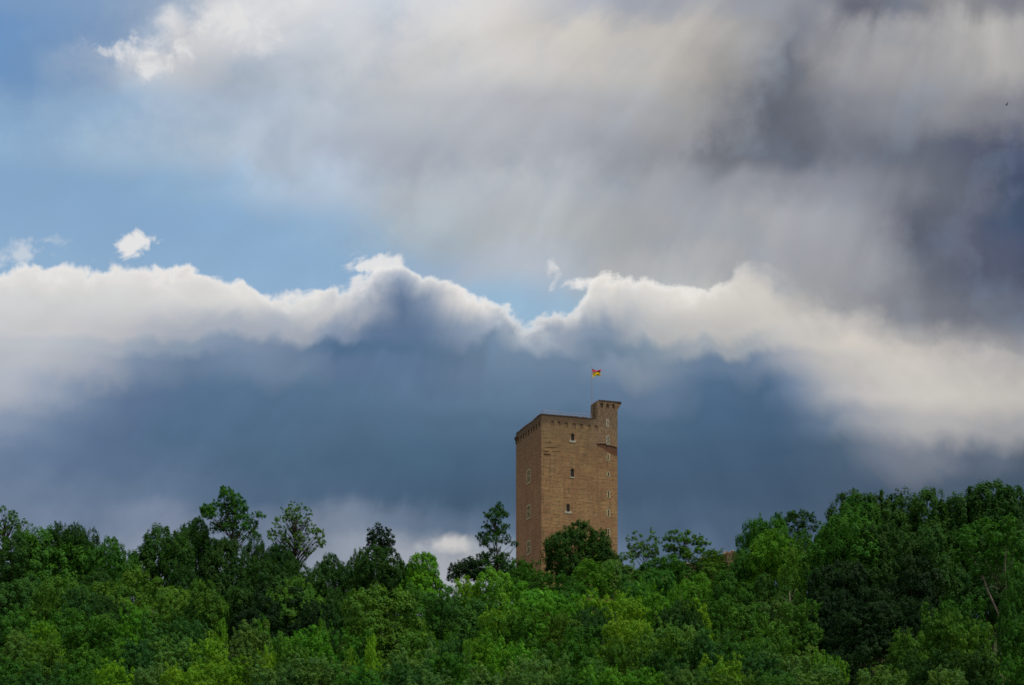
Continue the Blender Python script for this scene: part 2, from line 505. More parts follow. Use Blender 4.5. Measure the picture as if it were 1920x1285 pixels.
def brick_material(name, tone=1.0, scar=0.0):
    m, g = new_mat(name)
    tc = g.n('ShaderNodeTexCoord')
    P = tc.outputs['Object']
    x, y, z = g.sep(P)[0:3]
    run = g.m('ADD', x, y)
    uv = g.xyz(run, z, 0.0)
    br = g.n('ShaderNodeTexBrick')
    g.put(br.inputs['Vector'], uv)
    br.offset = 0.5
    br.inputs['Scale'].default_value = 1.0
    br.inputs['Brick Width'].default_value = 0.55
    br.inputs['Row Height'].default_value = 0.14
    br.inputs['Mortar Size'].default_value = 0.014
    br.inputs['Mortar Smooth'].default_value = 0.3
    br.inputs['Bias'].default_value = -0.1
    br.inputs['Color1'].default_value = (0.285, 0.168, 0.078, 1)
    br.inputs['Color2'].default_value = (0.355, 0.232, 0.112, 1)
    br.inputs['Mortar'].default_value = (0.30, 0.21, 0.12, 1)
    c = br.outputs['Color']
    # courses laid in batches of different clay: long flat streaks
    bands = g.noise(g.xyz(g.m('MULTIPLY', run, 0.30), g.m('MULTIPLY', z, 2.6), 0.0), 1.0, 6.0, 0.62)
    c = g.mix(g.rng(bands, 0.36, 0.64), c, g.mix(1.0, c, (1.38, 1.36, 1.22), 'MULTIPLY'))
    dark = g.noise(g.xyz(g.m('MULTIPLY', run, 0.5), g.m('MULTIPLY', z, 3.6), 7.0), 1.0, 4.0, 0.6)
    c = g.mix(g.rng(dark, 0.50, 0.70, 0.0, 0.8), c, (0.135, 0.072, 0.042))
    # single pale and burnt bricks
    sp = g.noise(g.xyz(g.m('MULTIPLY', run, 1.4), g.m('MULTIPLY', z, 4.5), 3.0), 1.0, 2.0, 0.6)
    c = g.mix(g.rng(sp, 0.58, 0.72, 0.0, 0.4), c, (0.42, 0.31, 0.18))
    blot = g.noise(P, 0.22, 5.0, 0.6)
    c = g.mix(g.rng(blot, 0.42, 0.60, 0.0, 0.55), c, (0.25, 0.125, 0.068))
    # mottle of olive-weathered and raw red bricks, a few courses at a time
    mo = g.noise(g.xyz(g.m('MULTIPLY', run, 1.7), g.m('MULTIPLY', z, 3.0), 12.0), 1.0, 3.0, 0.7)
    c = g.mix(g.rng(mo, 0.36, 0.50, 0.75, 0.0), c, (0.150, 0.115, 0.055))
    c = g.mix(g.rng(mo, 0.53, 0.66, 0.0, 0.75), c, (0.30, 0.128, 0.075))
    c = g.v('SCALE', c, 0.99)
    # left wall tint: redder brick, with that side's shade put into the colour
    nrm = g.n('ShaderNodeNewGeometry')
    side = g.rng(x, 0.02, 0.05, 1.0, 0.0)
    c = g.mix(g.m('MULTIPLY', side, 0.40), c, (0.30, 0.130, 0.085))
    # grey lichen and soot on the upper courses, with ragged edges
    wz = g.noise(g.xyz(g.m('MULTIPLY', run, 1.2), g.m('MULTIPLY', z, 0.9), 2.0), 1.0, 6.0, 0.65)
    up = g.rng(g.m('ADD', z, g.m('MULTIPLY', g.m('SUBTRACT', wz, 0.5), 14.0)), 24.0, 37.5)
    c = g.mix(g.m('MULTIPLY', up, 0.62), c, (0.165, 0.118, 0.072))
    soot = g.rng(g.m('ADD', z, g.m('MULTIPLY', g.m('SUBTRACT', wz, 0.5), 3.5)), 34.2, 35.6)
    c = g.mix(g.m('MULTIPLY', soot, 0.7), c, (0.085, 0.060, 0.040))
    # rain streaks
    rs = g.noise(g.xyz(g.m('MULTIPLY', run, 1.6), g.m('MULTIPLY', z, 0.12), 9.0), 1.0, 4.0, 0.6)
    c = g.mix(g.rng(rs, 0.53, 0.70, 0.0, 0.5), c, (0.125, 0.082, 0.052))
    rough_stone = g.noise(g.xyz(g.m('MULTIPLY', run, 2.4), g.m('MULTIPLY', z, 3.6), 5.0), 1.0, 3.0, 0.6)
    # rubble repair on the turret corner
    rub = g.m('MULTIPLY', g.rng(g.m('ADD', x, g.m('MULTIPLY', wz, 5.0)), 10.6, 13.0), g.rng(z, 31.0, 31.6))
    c = g.mix(g.m('MULTIPLY', rub, 0.55), c, g.mix(g.rng(rough_stone, 0.36, 0.64), (0.16, 0.10, 0.062), (0.33, 0.24, 0.15)))
    if scar:
        c = g.mix(scar, c, (0.105, 0.042, 0.028))
    if tone != 1.0:
        c = g.v('SCALE', c, tone)
    h = g.m('ADD', br.outputs['Fac'], g.m('MULTIPLY', dark, -1.5))
    finish(m, g, principled(g, c, 0.92, 0.15, bump(g, h, 0.25, 0.02)))
    return m


def plain_mat(name, col, rough=0.7, spec=0.3, var=0.15, scale=4.0, metallic=0.0):
    m, g = new_mat(name)
    tc = g.n('ShaderNodeTexCoord')
    n = g.noise(tc.outputs['Object'], scale, 5.0, 0.6)
    c = g.mix(g.rng(n, 0.3, 0.7), tuple(v * (1 - var) for v in col), tuple(min(1, v * (1 + var)) for v in col))
    b = g.n('ShaderNodeBsdfPrincipled')
    g.put(b.inputs['Base Color'], c)
    b.inputs['Roughness'].default_value = rough
    b.inputs['Specular IOR Level'].default_value = spec
    b.inputs['Metallic'].default_value = metallic
    return finish(m, g, b.outputs[0])


def arch(xc, w, z0, z1, seg=8):
    """outline of a round-headed opening"""
    r = w / 2
    zs = z1 - r
    pts = [(xc - r, z0), (xc + r, z0)]
    for i in range(seg + 1):
        a = math.pi * i / seg
        pts.append((xc + r * math.cos(a), zs + r * math.sin(a)))
    return pts


def build_tower():
    brick = brick_material('weathered_brick')
    brick_scar = brick_material('eroded_red_brick', scar=0.8)
    brick_niche = brick_material('dark_red_brick', scar=0.28)  # niche backs, brick mixed towards a darker red
    stone = plain_mat('pale_limestone', (0.42, 0.39, 0.30), 0.85, 0.2, 0.18, 5.0)
    stone_y = plain_mat('yellow_limestone', (0.42, 0.36, 0.22), 0.85, 0.2, 0.2, 5.0)
    glass = plain_mat('dark_window_glass', (0.035, 0.040, 0.055), 0.25, 0.5, 0.2, 2.0)
    dark = plain_mat('painted_dark_fill', (0.035, 0.028, 0.022), 0.95, 0.1)  # slit panels: the dark of the interior put into the colour; glazing bars share it
    coping = plain_mat('dark_coping_brick', (0.085, 0.062, 0.045), 0.95, 0.1, 0.35, 2.5)
    iron = plain_mat('rose_grey_painted_rail', (0.42, 0.34, 0.31), 0.5, 0.4, 0.05)

    root = empty('castle_keep', (TX, TY, TZ), TA)
    tag(root, 'tall square brick castle keep with a corner turret rising above the trees', 'tower')

    # ---- the body: shell minus openings
    body = MB()
    body.box(0, SIDE, 0, SIDE, -3.0, TOP)
    cut = MB()
    W = []                                   # arched windows on the front: x, z0, z1, w
    for px, pya, pyb, w in ((1073.7, 812.8, 826.6, 0.56), (1073.2, 879.0, 894.3, 0.60), (1065.2, 944.9, 959.6, 0.58)):
        x, z1 = on_front(px, pya); _, z0 = on_front(px, pyb)
        W.append((x, z0, z1, w))
        cut.prism(arch(x, w, z0, z1), 'y', -0.5, 0.55)
    S = []                                   # slits
    for px, pya, pyb in ((1139.6, 787.0, 799.6), (1140.0, 818.0, 833.0), (1140.2, 852.0, 863.6), (1140.8, 885.8, 893.6),
                         (1141.0, 920.6, 932.6), (1141.0, 956.0, 968.6), (1141.0, 991.5, 1004.0)):
        x, z1 = on_front(px, pya); _, z0 = on_front(px, pyb)
        S.append((x, z0, z1))
        if z1 < TOP - 0.3:
            cut.box(x - 0.10, x + 0.10, -0.5, 0.6, z0, z1)
    L = []                                   # cross windows on the left wall
    for px, pya, pyb in ((991.6, 883.5, 904.5), (991.6, 949.5, 971.0), (991.6, 1016.5, 1037.5)):
        y, z1 = on_side(px, pya); _, z0 = on_side(px, pyb)
        L.append((y, z0, z1))
        cut.box(-0.5, 0.55, y - 0.72, y + 0.72, z0, z1)
    # niches of the old machicolation
    front_niches = []
    for i, px in enumerate((1036.0, 1048.0, 1061.5, 1076.0, 1090.0, 1105.0, 1117.5)):
        x, z1 = on_front(px, 784.0 + 0.055 * (px - 1036.0)); 
        z1 = 35.15 - 0.03 * i; h = (0.95, 0.8, 1.0, 1.05, 0.9, 1.0, 0.85)[i]; w = (0.6, 0.5, 0.52, 0.66, 0.58, 0.5, 0.6)[i]
        front_niches.append((x, w, z1 - h, z1))
        cut.prism(arch(x, w, z1 - h, z1, 6), 'y', -0.5, 0.20)
    side_niches = []
    for i in range(9):
        y = 1.15 + i * 1.42
        h = 0.95 + 0.1 * ((i * 5) % 3)
        side_niches.append((y, 0.74, 35.1 - h, 35.1))
        cut.prism(arch(y, 0.74, 35.1 - h, 35.1, 6), 'x', -0.5, 0.30)
    # the eroded band under the turret
    scar_px = [(1117, 832.2), (1127, 831.5), (1137.2, 832), (1143, 834.5), (1151, 837), (1159.4, 840.5), (1159.4, 856.3), (1152, 854.4), (1146.5, 852.0), (1143.4, 850), (1136, 845.5), (1130, 841), (1122.5, 838.2)]
    scar = [on_front(*p) for p in scar_px]
    scar = [(min(a, SIDE + 0.0), b) for a, b in scar][::-1]
    scar_cut = [((SIDE + 0.5) if a > SIDE - 0.25 else a, b) for a, b in scar]
    cut.prism(scar_cut, 'y', -0.5, 0.14)
    # crumbled hole by the near corner
    holes = []
    for xa, xb, ya, yb, sd in ((1018.6, 1033, 850.6, 854.4, 1), (1019.5, 1030, 845.2, 847.6, 2), (1022, 1047, 838.2, 839.8, 3), (1021, 1036, 829.2, 830.4, 4), (1034, 1052, 845.8, 847.0, 5)):
        rg = random.Random(sd); top_, bot_ = [], []
        for q in range(6):
            xx = xa + (xb - xa) * q / 5; e = 1.0 if 0 < q < 5 else 0.25
            mid_ = (ya + yb) / 2; hh = (yb - ya) / 2 * e
            top_.append(on_front(xx, mid_ - hh * rg.uniform(0.5, 1.3))); bot_.append(on_front(xx, mid_ + hh * rg.uniform(0.6, 1.2)))
        poly = bot_ + top_[::-1]
        holes.append(poly)
        cut.prism(poly, 'y', -0.5, 0.09)

    bo = body.build('wall', brick, None)
    co = cut.build('cutter', brick, None)
    md = bo.modifiers.new('openings', 'BOOLEAN')
    md.operation = 'DIFFERENCE'; md.object = co; md.solver = 'EXACT'; md.use_self = True
    dg = bpy.context.evaluated_depsgraph_get()
    me = bpy.data.meshes.new_from_object(bo.evaluated_get(dg))
    bo.modifiers.clear()
    bo.data = me
    me.name = 'wall'
    bpy.data.objects.remove(co)
    bo.parent = root

    # eroded inner face of the band and of the hole, a shell just proud of the recess
    sc = MB(); sc.prism([(min(a, SIDE - 0.004), b) for a, b in scar], 'y', 0.10, 0.30)
    o = sc.build('eroded_band', brick_scar, root)
    o['label'] = 'dark red eroded brick band under the turret'
    for poly in holes:
        sc = MB(); sc.prism(poly, 'y', 0.065, 0.25); sc.build('crumbled_course', brick_scar, root)

    for x, w, z0, z1 in front_niches:
        q = MB(); q.prism(arch(x, w - 0.006, z0 + 0.003, z1 - 0.003, 6), 'y', 0.08, 0.34)
        q.build('niche_back', brick_niche, root)
    for y, w, z0, z1 in side_niches:
        q = MB(); q.prism(arch(y, w - 0.006, z0 + 0.003, z1 - 0.003, 6), 'x', 0.20, 0.34)
        q.build('niche_back', brick_niche, root)

    # ---- arched windows
    for i, (x, z0, z1, w) in enumerate(W):
        p = MB(); p.prism(arch(x, w - 0.004, z0 + 0.002, z1 - 0.002), 'y', 0.30, 0.36)
        win = p.build('arched_window', glass, root)
        fr = MB(); fr.box(x - 0.02, x + 0.02, 0.26, 0.32, z0, z1 - 0.03)
        for k in (0.35, 0.68):
            fr.box(x - w/2, x + w/2, 0.262, 0.31, z0 + (z1-z0)*k - 0.015, z0 + (z1-z0)*k + 0.015)
        fr.build('glazing_bar', dark, win)
        sw = (0.58, 0.40, 0.62)[i]; sh = (0.30, 0.20, 0.30)[i]
        s = MB(); s.box(x - sw, x + sw, -0.07, 0.28, z0 - sh, z0 + 0.01)
        if i != 1:
            s.box(x - sw, x - w/2 - 0.02, -0.03, 0.12, z0 + 0.012, z0 + 0.16); s.box(x + w/2 + 0.02, x + sw, -0.03, 0.12, z0 + 0.012, z0 + 0.16)
        s.build('sill', stone, win)
        # brick relieving arch, slightly proud
        a = MB()
        r0, r1 = w/2 + 0.02, w/2 + 0.2
        zs = z1 - w/2
        for k in range(9):
            a0 = math.pi * k / 9 + 0.03; a1 = math.pi * (k + 1) / 9 - 0.03
            a.prism([(x + r0*math.cos(a0), zs + r0*math.sin(a0)), (x + r1*math.cos(a0), zs + r1*math.sin(a0)),
                     (x + r1*math.cos(a1), zs + r1*math.sin(a1)), (x + r0*math.cos(a1), zs + r0*math.sin(a1))], 'y', -0.02, 0.05)
        a.build('window_arch', brick, win)

    # ---- slits with pale stone jambs
    rnd = random.Random(5)
    for i, (x, z0, z1) in enumerate(S):
        st = stone if i in (0, 1) else stone_y
        p = MB(); p.box(x - 0.098, x + 0.098, 0.42, 0.5, z0 + 0.002, z1 - 0.002)
        win = p.build('slit_window', dark, root)
        j = MB()
        n = max(2, int(round((z1 - z0) / 0.33)))
        hz = (z1 - z0) / n
        for k in range(n):
            for sgn in (-1, 1):
                w = 0.17 + (0.09 if (k + (sgn > 0)) % 2 else 0.0)
                if i in (0, 1) and sgn > 0:
                    w *= 0.6
                a, b = (x - 0.102 - w, x - 0.102) if sgn < 0 else (x + 0.102, x + 0.102 + w)
                j.box(a, b, -0.025, 0.2, z0 + k*hz + 0.003, z0 + (k+1)*hz - 0.003)
        j.build('jamb', st, win)
        l = MB(); l.box(x - 0.2, x + 0.2, -0.03, 0.2, z1 + 0.004, z1 + 0.14); l.build('lintel', st, win)
        l = MB(); l.box(x - 0.18, x + 0.18, -0.035, 0.2, z0 - 0.13, z0 - 0.004); l.build('sill', st, win)

    # ---- cross windows on the left wall
    for y, z0, z1 in L:
        p = MB(); p.box(0.34, 0.42, y - 0.718, y + 0.718, z0 + 0.002, z1 - 0.002)
        win = p.build('cross_window', glass, root)
        for sg in (-1, 1):
            f = MB()
            f.prism([(y + sg * 0.725, z0 - 0.02), (y + sg * 0.96, z0 - 0.02), (y + sg * 0.96, z0 + 0.5), (y + sg * 1.14, z0 + 0.5), (y + sg * 1.14, z0 + 0.95),
                     (y + sg * 0.96, z0 + 0.95), (y + sg * 0.96, z1 - 0.5), (y + sg * 1.14, z1 - 0.5), (y + sg * 1.14, z1 + 0.02), (y + sg * 0.725, z1 + 0.02)], 'x', -0.04, 0.22)
            f.build('jamb', stone_y, win)
        f = MB(); f.box(-0.06, 0.25, y - 1.02, y + 1.02, z1 + 0.024, z1 + 0.28); f.build('lintel', stone_y, win)
        f = MB(); f.box(-0.10, 0.25, y - 1.06, y + 1.06, z0 - 0.26, z0 - 0.024); f.build('sill', stone_y, win)
        f = MB(); f.box(-0.01, 0.28, y - 0.09, y + 0.09, z0, z1)
        zc = z0 + (z1 - z0) * 0.58
        f.box(-0.008, 0.27, y - 0.72, y - 0.092, zc - 0.08, zc + 0.08); f.box(-0.008, 0.27, y + 0.092, y + 0.72, zc - 0.08, zc + 0.08)
        f.build('mullion', stone_y, win)

    # ---- uneven coping along the wall top
    rnd = random.Random(11)
    def coping_run(along, a, b):
        u = a
        while u < b - 0.05:
            w = min(rnd.uniform(0.7, 1.9), b - u)
            h = rnd.uniform(0.10, 0.24)
            q = MB()
            if along == 'front':
                q.box(u + 0.004, u + w - 0.004, -0.05, 0.6, TOP + 0.002, TOP + h)
            elif along == 'side':
                q.box(-0.05, 0.6, u + 0.004, u + w - 0.004, TOP + 0.002, TOP + h)
            elif along == 'back':
                q.box(u + 0.004, u + w - 0.004, SIDE - 0.6, SIDE + 0.05, TOP + 0.002, TOP + h)
            else:
                q.box(SIDE - 0.6, SIDE + 0.05, u + 0.004, u + w - 0.004, TOP + 0.002, TOP + h)
            q.build('coping', coping, root)
            u += w
    coping_run('front', -0.05, 9.55)
    coping_run('side', 0.62, SIDE - 0.62)
    coping_run('back', 0.0, SIDE)
    coping_run('right', 2.7, SIDE - 0.62)
    # bracket at the far left corner
    q = MB(); q.prism([(SIDE - 0.9, 34.2), (SIDE + 0.05, 34.2), (SIDE + 0.05, 35.5), (SIDE - 0.9, 35.5)], 'x', -0.10, -0.004)
    q.add([(-0.12, SIDE - 0.9, 34.7), (-0.12, SIDE + 0.1, 34.7), (-0.30, SIDE + 0.1, 35.15), (-0.30, SIDE - 0.9, 35.15),
           (-0.12, SIDE - 0.9, 35.4), (-0.12, SIDE + 0.1, 35.4), (-0.30, SIDE + 0.1, 35.4), (-0.30, SIDE - 0.9, 35.4)],
          [(0,1,2,3), (4,7,6,5), (0,4,5,1), (3,2,6,7), (0,3,7,4), (1,5,6,2)])
    q.build('corner_bracket', coping, root)

    # ---- turret on the right front corner
    X0 = on_front(1119.5, 760)[0]
    ZT = TOP + 3.25
    DEP = 2.4
    t = MB()
    t.box(X0, SIDE, 0.0, DEP, TOP + 0.004, ZT)
    tc_ = MB()
    tn = []
    for x in (X0 + 0.85, X0 + 1.95, X0 + 3.05):
        tn.append(x)
        tc_.prism(arch(x, 0.52, ZT - 1.15, ZT - 0.28, 6), 'y', -0.5, 0.30)
    x, z0, z1 = S[0]
    tob = t.build('turret', brick, None)
    cob = tc_.build('cutter', brick, None)
    md = tob.modifiers.new('openings', 'BOOLEAN'); md.operation = 'DIFFERENCE'; md.object = cob; md.solver = 'EXACT'
    dg = bpy.context.evaluated_depsgraph_get()
    me = bpy.data.meshes.new_from_object(tob.evaluated_get(dg))
    tob.modifiers.clear(); tob.data = me; me.name = 'turret'
    bpy.data.objects.remove(cob)
    tob.parent = root
    for x in tn:
        q = MB(); q.prism(arch(x, 0.514, ZT - 1.147, ZT - 0.283, 6), 'y', 0.20, 0.34); q.build('niche_back', brick_niche, tob)
    # corbelled overhang on the turret's right side
    fl = MB()
    xr = SIDE + 0.003
    for k in range(5):
        y0 = 0.02 + k * (DEP - 0.04) / 5; y1 = y0 + (DEP - 0.04) / 5 * (0.62 if k < 4 else 1.0)
        fl.add([(xr, y0, ZT - 1.35), (xr, y1, ZT - 1.35), (xr, y1, ZT - 0.22), (xr, y0, ZT - 0.22), (xr + 0.62, y0, ZT - 0.34), (xr + 0.62, y1, ZT - 0.34), (xr + 0.62, y1, ZT - 0.22), (xr + 0.62, y0, ZT - 0.22)],
               [(0,3,2,1), (4,5,6,7), (0,1,5,4), (3,7,6,2), (0,4,7,3), (1,2,6,5)])
    fl.build('corbel', brick, tob)
    q = MB()
    q.box(X0 + 0.35, SIDE + 0.72, -0.06, DEP + 0.05, ZT + 0.003, ZT + 0.17)
    q.box(SIDE + 0.004, SIDE + 0.70, 0.0, DEP, ZT - 0.216, ZT)
    q.build('turret_coping', coping, tob)
    # lower stair head on the turret's left flank
    q = MB(); q.box(X0 - 0.25, X0 - 0.004, 1.3, DEP, TOP + 0.004, ZT - 0.22); q.build('stair_head', brick, tob)

    # ---- safety railing
    rl = MB()
    zt = TOP + 0.95
    path = [(0.75, 13.2), (0.75, 0.75), (X0 - 0.7, 0.75)]
    for (xa, ya), (xb, yb) in zip(path, path[1:]):
        for dz in (0.0, -0.42):
            rl.tube([(xa, ya, zt + dz), (xb, yb, zt + dz)], [0.032, 0.032], 6)
    railing = rl.build('railing', iron, root)
    posts = [(0.75, y) for y in np.linspace(13.2, 0.75, 9)] + [(x, 0.75) for x in np.linspace(0.75, X0 - 0.7, 6)[1:]]
    for x, y in posts:
        q = MB(); q.tube([(x, y, TOP - 0.05), (x, y, zt + 0.04)], [0.03, 0.03], 6); q.build('railing_post', iron, railing)

    # ---- flag on its pole, standing on the stair head
    pole_m = plain_mat('grey_pole', (0.30, 0.29, 0.28), 0.45, 0.4, 0.05)
    red = plain_mat('red_flag_cloth', (0.48, 0.018, 0.05), 0.8, 0.2, 0.12, 6.0)
    yel = plain_mat('yellow_flag_cloth', (0.80, 0.55, 0.012), 0.8, 0.2, 0.10, 6.0)
    lp = Vector((X0 - 0.125, 2.1, 0))
    wp = Matrix.Rotation(TA, 3, 'Z') @ lp + Vector((TX, TY, TZ))
    zb = TZ + ZT - 0.22
    # keep the pole where the photograph shows it: just left of the turret
    fp = empty('flagpole', (wp.x, wp.y, zb))
    tag(fp, 'thin pole on the keep\'s turret flying a red over yellow flag', 'flag')
    ztop = (1416 - 687.5) / 2400 * wp.y - zb
    q = MB(); q.tube([(0, 0, 0), (0, 0, ztop * 0.5), (-0.02, 0, ztop)], [0.065, 0.055, 0.04], 8)
    q.tube([(-0.02, 0, ztop), (-0.02, 0, ztop + 0.1)], [0.07, 0.02], 8)
    q.build('pole', pole_m, fp)

    def cloth(top, bot, n=22, m=8):
        vs, fs = [], []
        for i in range(n + 1):
            s = i / n
            xt, zt_ = top(s); xb, zb_ = bot(s)
            for j in range(m + 1):
                r = j / m
                x_ = xt + (xb - xt) * r; z_ = zt_ + (zb_ - zt_) * r
                yy = 0.22 * s ** 0.7 * math.sin(s * 9.5 + r * 1.6) + 0.05 * math.sin(r * 5 + s * 3)
                vs.append((x_, yy, z_))
        for i in range(n):
            for j in range(m):
                a = i * (m + 1) + j
                fs.append((a, a + 1, a + m + 2, a + m + 1))
        return vs, fs
    sc_ = wp.y / 2400.0
    def fpt(pts):
        xs_ = [p[0] for p in pts]; 
        P_ = [((p[0] - 1110.3) * sc_, (1416 - p[1]) * sc_ - zb) for p in pts]
        def f(s):
            u = s * (len(P_) - 1); i = min(int(u), len(P_) - 2); r = u - i
            return (P_[i][0] * (1 - r) + P_[i+1][0] * r, P_[i][1] * (1 - r) + P_[i+1][1] * r)
        return f
    top = fpt([(1110.3, 691.0), (1114, 692.8), (1118, 694.4), (1121, 695.0), (1123.5, 694.0), (1126, 692.8), (1129, 692.8), (1132, 694.8)])
    mid = fpt([(1111.2, 696.5), (1113.5, 698.6), (1116, 697.4), (1119, 697.2), (1122, 698.2), (1125.4, 698.6), (1126.5, 695.0), (1131.8, 695.0)])
    mid_y = fpt([(1111.2, 696.6), (1113.5, 698.7), (1116, 697.5), (1119, 697.3), (1122, 698.3), (1125.6, 698.7), (1126.3, 700.5), (1128, 703.4)])
    bot = fpt([(1112.4, 708.6), (1113.5, 708.8), (1115, 706.2), (1118, 704.2), (1121, 703.6), (1123.5, 704.8), (1126, 704.4), (1128, 703.6)])
    fl_e = mesh_obj('flag', *cloth(top, mid), red, fp, smooth=True)
    fl_e['label'] = 'waving flag cloth, red upper half and yellow lower half'
    mesh_obj('yellow_band', *cloth(mid_y, bot), yel, fl_e, smooth=True)
    return root


keep = build_tower()


# ------------------------------------------------------------------ ruined curtain wall right of the keep
def build_ruin():
    m, g = new_mat('ruined_rubble_brick')
    tc = g.n('ShaderNodeTexCoord')
    n1 = g.noise(tc.outputs['Object'], 1.1, 6.0, 0.65)
    n2 = g.noise(tc.outputs['Object'], 4.0, 4.0, 0.6)
    c = g.mix(g.rng(n1, 0.35, 0.65), (0.20, 0.115, 0.07), (0.36, 0.25, 0.15))
    c = g.mix(g.rng(n2, 0.55, 0.7), c, (0.10, 0.065, 0.042))
    finish(m, g, principled(g, c, 0.95, 0.1, bump(g, n2, 0.9, 0.12)))
    rnd = random.Random(21)
    # plan: an arc from behind the keep's right foot towards the right
    pts = []
    n = 70
    for i in range(n + 1):
        s = i / n
        px = 1150 + s * 300
        Y = 216 - 9 * s * s
        # broken skyline of the wall, in chart rows
        top = np.interp(px, [1150, 1180, 1200, 1230, 1270, 1300, 1316, 1340, 1352, 1366, 1378, 1390, 1410, 1450],
                        [1080, 1074, 1068, 1066, 1060, 1054, 1046, 1044, 1040, 1035, 1034, 1037, 1044, 1062])
        X = (px - 960) / 2400 * Y
        Z = (1416 - top) / 2400 * Y + rnd.uniform(-0.18, 0.18)
        pts.append((X, Y, Z))
    vs, fs = [], []
    thick = 2.2
    rows = 9
    for i, (X, Y, Z) in enumerate(pts):
        zb = ground_z(X, Y) - 1.0
        for j in range(rows + 1):
            z = zb + (Z - zb) * j / rows
            off = rnd.uniform(-0.16, 0.16)
            vs.append((X + rnd.uniform(-0.1, 0.1), Y + off, z + (rnd.uniform(-0.1, 0.1) if 0 < j < rows else 0)))
        vs.append((X, Y + thick * 0.5, Z + rnd.uniform(-0.1, 0.35)))
        vs.append((X, Y + thick, Z + rnd.uniform(-0.5, 0.1)))
        vs.append((X, Y + thick, zb))
    k = rows + 4
    for i in range(len(pts) - 1):
        for j in range(k - 1):
            a = i * k + j
            fs.append((a, a + k, a + k + 1, a + 1))
    fs.append(tuple(range(k))[::-1]); fs.append(tuple(len(vs) - k + q for q in range(k)))
    o = mesh_obj('ruined_wall', vs, fs, m)
    tag(o, 'crumbling brown rubble wall top between the keep and the right-hand trees', 'wall')


build_ruin()


# ------------------------------------------------------------------ vegetation
def leaf_material():
    m, g = new_mat('leaves')
    oi = g.n('ShaderNodeObjectInfo')
    at = g.n('ShaderNodeAttribute'); at.attribute_name = 'tint'
    t = at.outputs['Fac']
    tc = g.n('ShaderNodeNewGeometry')
    patch = g.noise(tc.outputs['Position'], 0.55, 3.0, 0.6)
    base = oi.outputs['Color']
    warm = g.mix(1.0, base, (1.22, 1.10, 0.85), 'MULTIPLY')
    cool = g.mix(1.0, base, (0.85, 0.94, 1.05), 'MULTIPLY')
    c = g.mix(g.rng(patch, 0.36, 0.64), cool, warm)
    c = g.v('SCALE', c, g.rng(t, 0.0, 1.0, 0.58, 1.45, 'LINEAR'))
    # a few browned leaves
    c = g.mix(g.rng(t, 0.95, 1.0, 0.0, 0.3), c, (0.16, 0.10, 0.03))
    d = g.n('ShaderNodeBsdfPrincipled')
    g.put(d.inputs['Base Color'], c)
    d.inputs['Roughness'].default_value = 0.65
    d.inputs['Specular IOR Level'].default_value = 0.10
    tr = g.n('ShaderNodeBsdfTranslucent')
    g.put(tr.inputs['Color'], g.mix(1.0, c, (1.25, 1.35, 0.6), 'MULTIPLY'))
    mx = g.n('ShaderNodeMixShader'); mx.inputs[0].default_value = 0.30
    g.put(mx.inputs[1], d.outputs[0]); g.put(mx.inputs[2], tr.outputs[0])
    return finish(m, g, mx.outputs[0])


def bark_material(name, a, b):
    m, g = new_mat(name)
    tc = g.n('ShaderNodeTexCoord')
    x, y, z = g.sep(tc.outputs['Object'])[0:3]
    n = g.noise(g.xyz(g.m('MULTIPLY', x, 4.0), g.m('MULTIPLY', y, 4.0), z), 2.0, 5.0, 0.65)
    c = g.mix(g.rng(n, 0.35, 0.65), a, b)
    return finish(m, g, principled(g, c, 0.9, 0.15, bump(g, n, 0.7, 0.03)))


LEAF = leaf_material()
BARK = bark_material('brown_bark', (0.040, 0.030, 0.021), (0.095, 0.072, 0.050))
BARK_PALE = bark_material('pale_grey_bark', (0.16, 0.125, 0.095), (0.30, 0.25, 0.20))


def leaf_mesh(name, pos, nrm, tint, size, rng, slim=0.56):
    """one folded diamond per leaf spray; pos/nrm (n,3), tint/size (n,)"""
    n = len(pos)
    nrm = nrm / np.maximum(np.linalg.norm(nrm, axis=1, keepdims=True), 1e-6)
    a = rng.normal(size=(n, 3))
    a -= nrm * np.sum(a * nrm, axis=1, keepdims=True)
    a /= np.maximum(np.linalg.norm(a, axis=1, keepdims=True), 1e-6)
    b = np.cross(nrm, a)
    L = size[:, None]; Wd = L * slim * rng.uniform(0.75, 1.2, (n, 1))
    droop = L * rng.uniform(-0.05, 0.22, (n, 1))
    v = np.empty((n, 4, 3))
    v[:, 0] = pos - a * L * 0.5
    v[:, 1] = pos + b * Wd * 0.5 - a * L * 0.06 - nrm * droop * 0.5
    v[:, 2] = pos + a * L * 0.5 - nrm * droop
    v[:, 3] = pos - b * Wd * 0.5 - a * L * 0.06 - nrm * droop * 0.5
    me = bpy.data.meshes.new(name)
    me.vertices.add(n * 4); me.vertices.foreach_set('co', v.reshape(-1).astype(np.float32))
    me.loops.add(n * 4); me.loops.foreach_set('vertex_index', np.arange(n * 4, dtype=np.int32))
    me.polygons.add(n); me.polygons.foreach_set('loop_start', np.arange(0, n * 4, 4, dtype=np.int32))
    me.update(calc_edges=True)
    at = me.attributes.new('tint', 'FLOAT', 'FACE')
    at.data.foreach_set('value', np.clip(tint, 0, 1).astype(np.float32))
    me.materials.append(LEAF)
    return me


def rand_dirs(rng, n, zmin=-1.0):
    z = rng.uniform(zmin, 1, n); ph = rng.uniform(0, 2 * np.pi, n); r = np.sqrt(1 - z * z)
    return np.stack([r * np.cos(ph), r * np.sin(ph), z], 1)


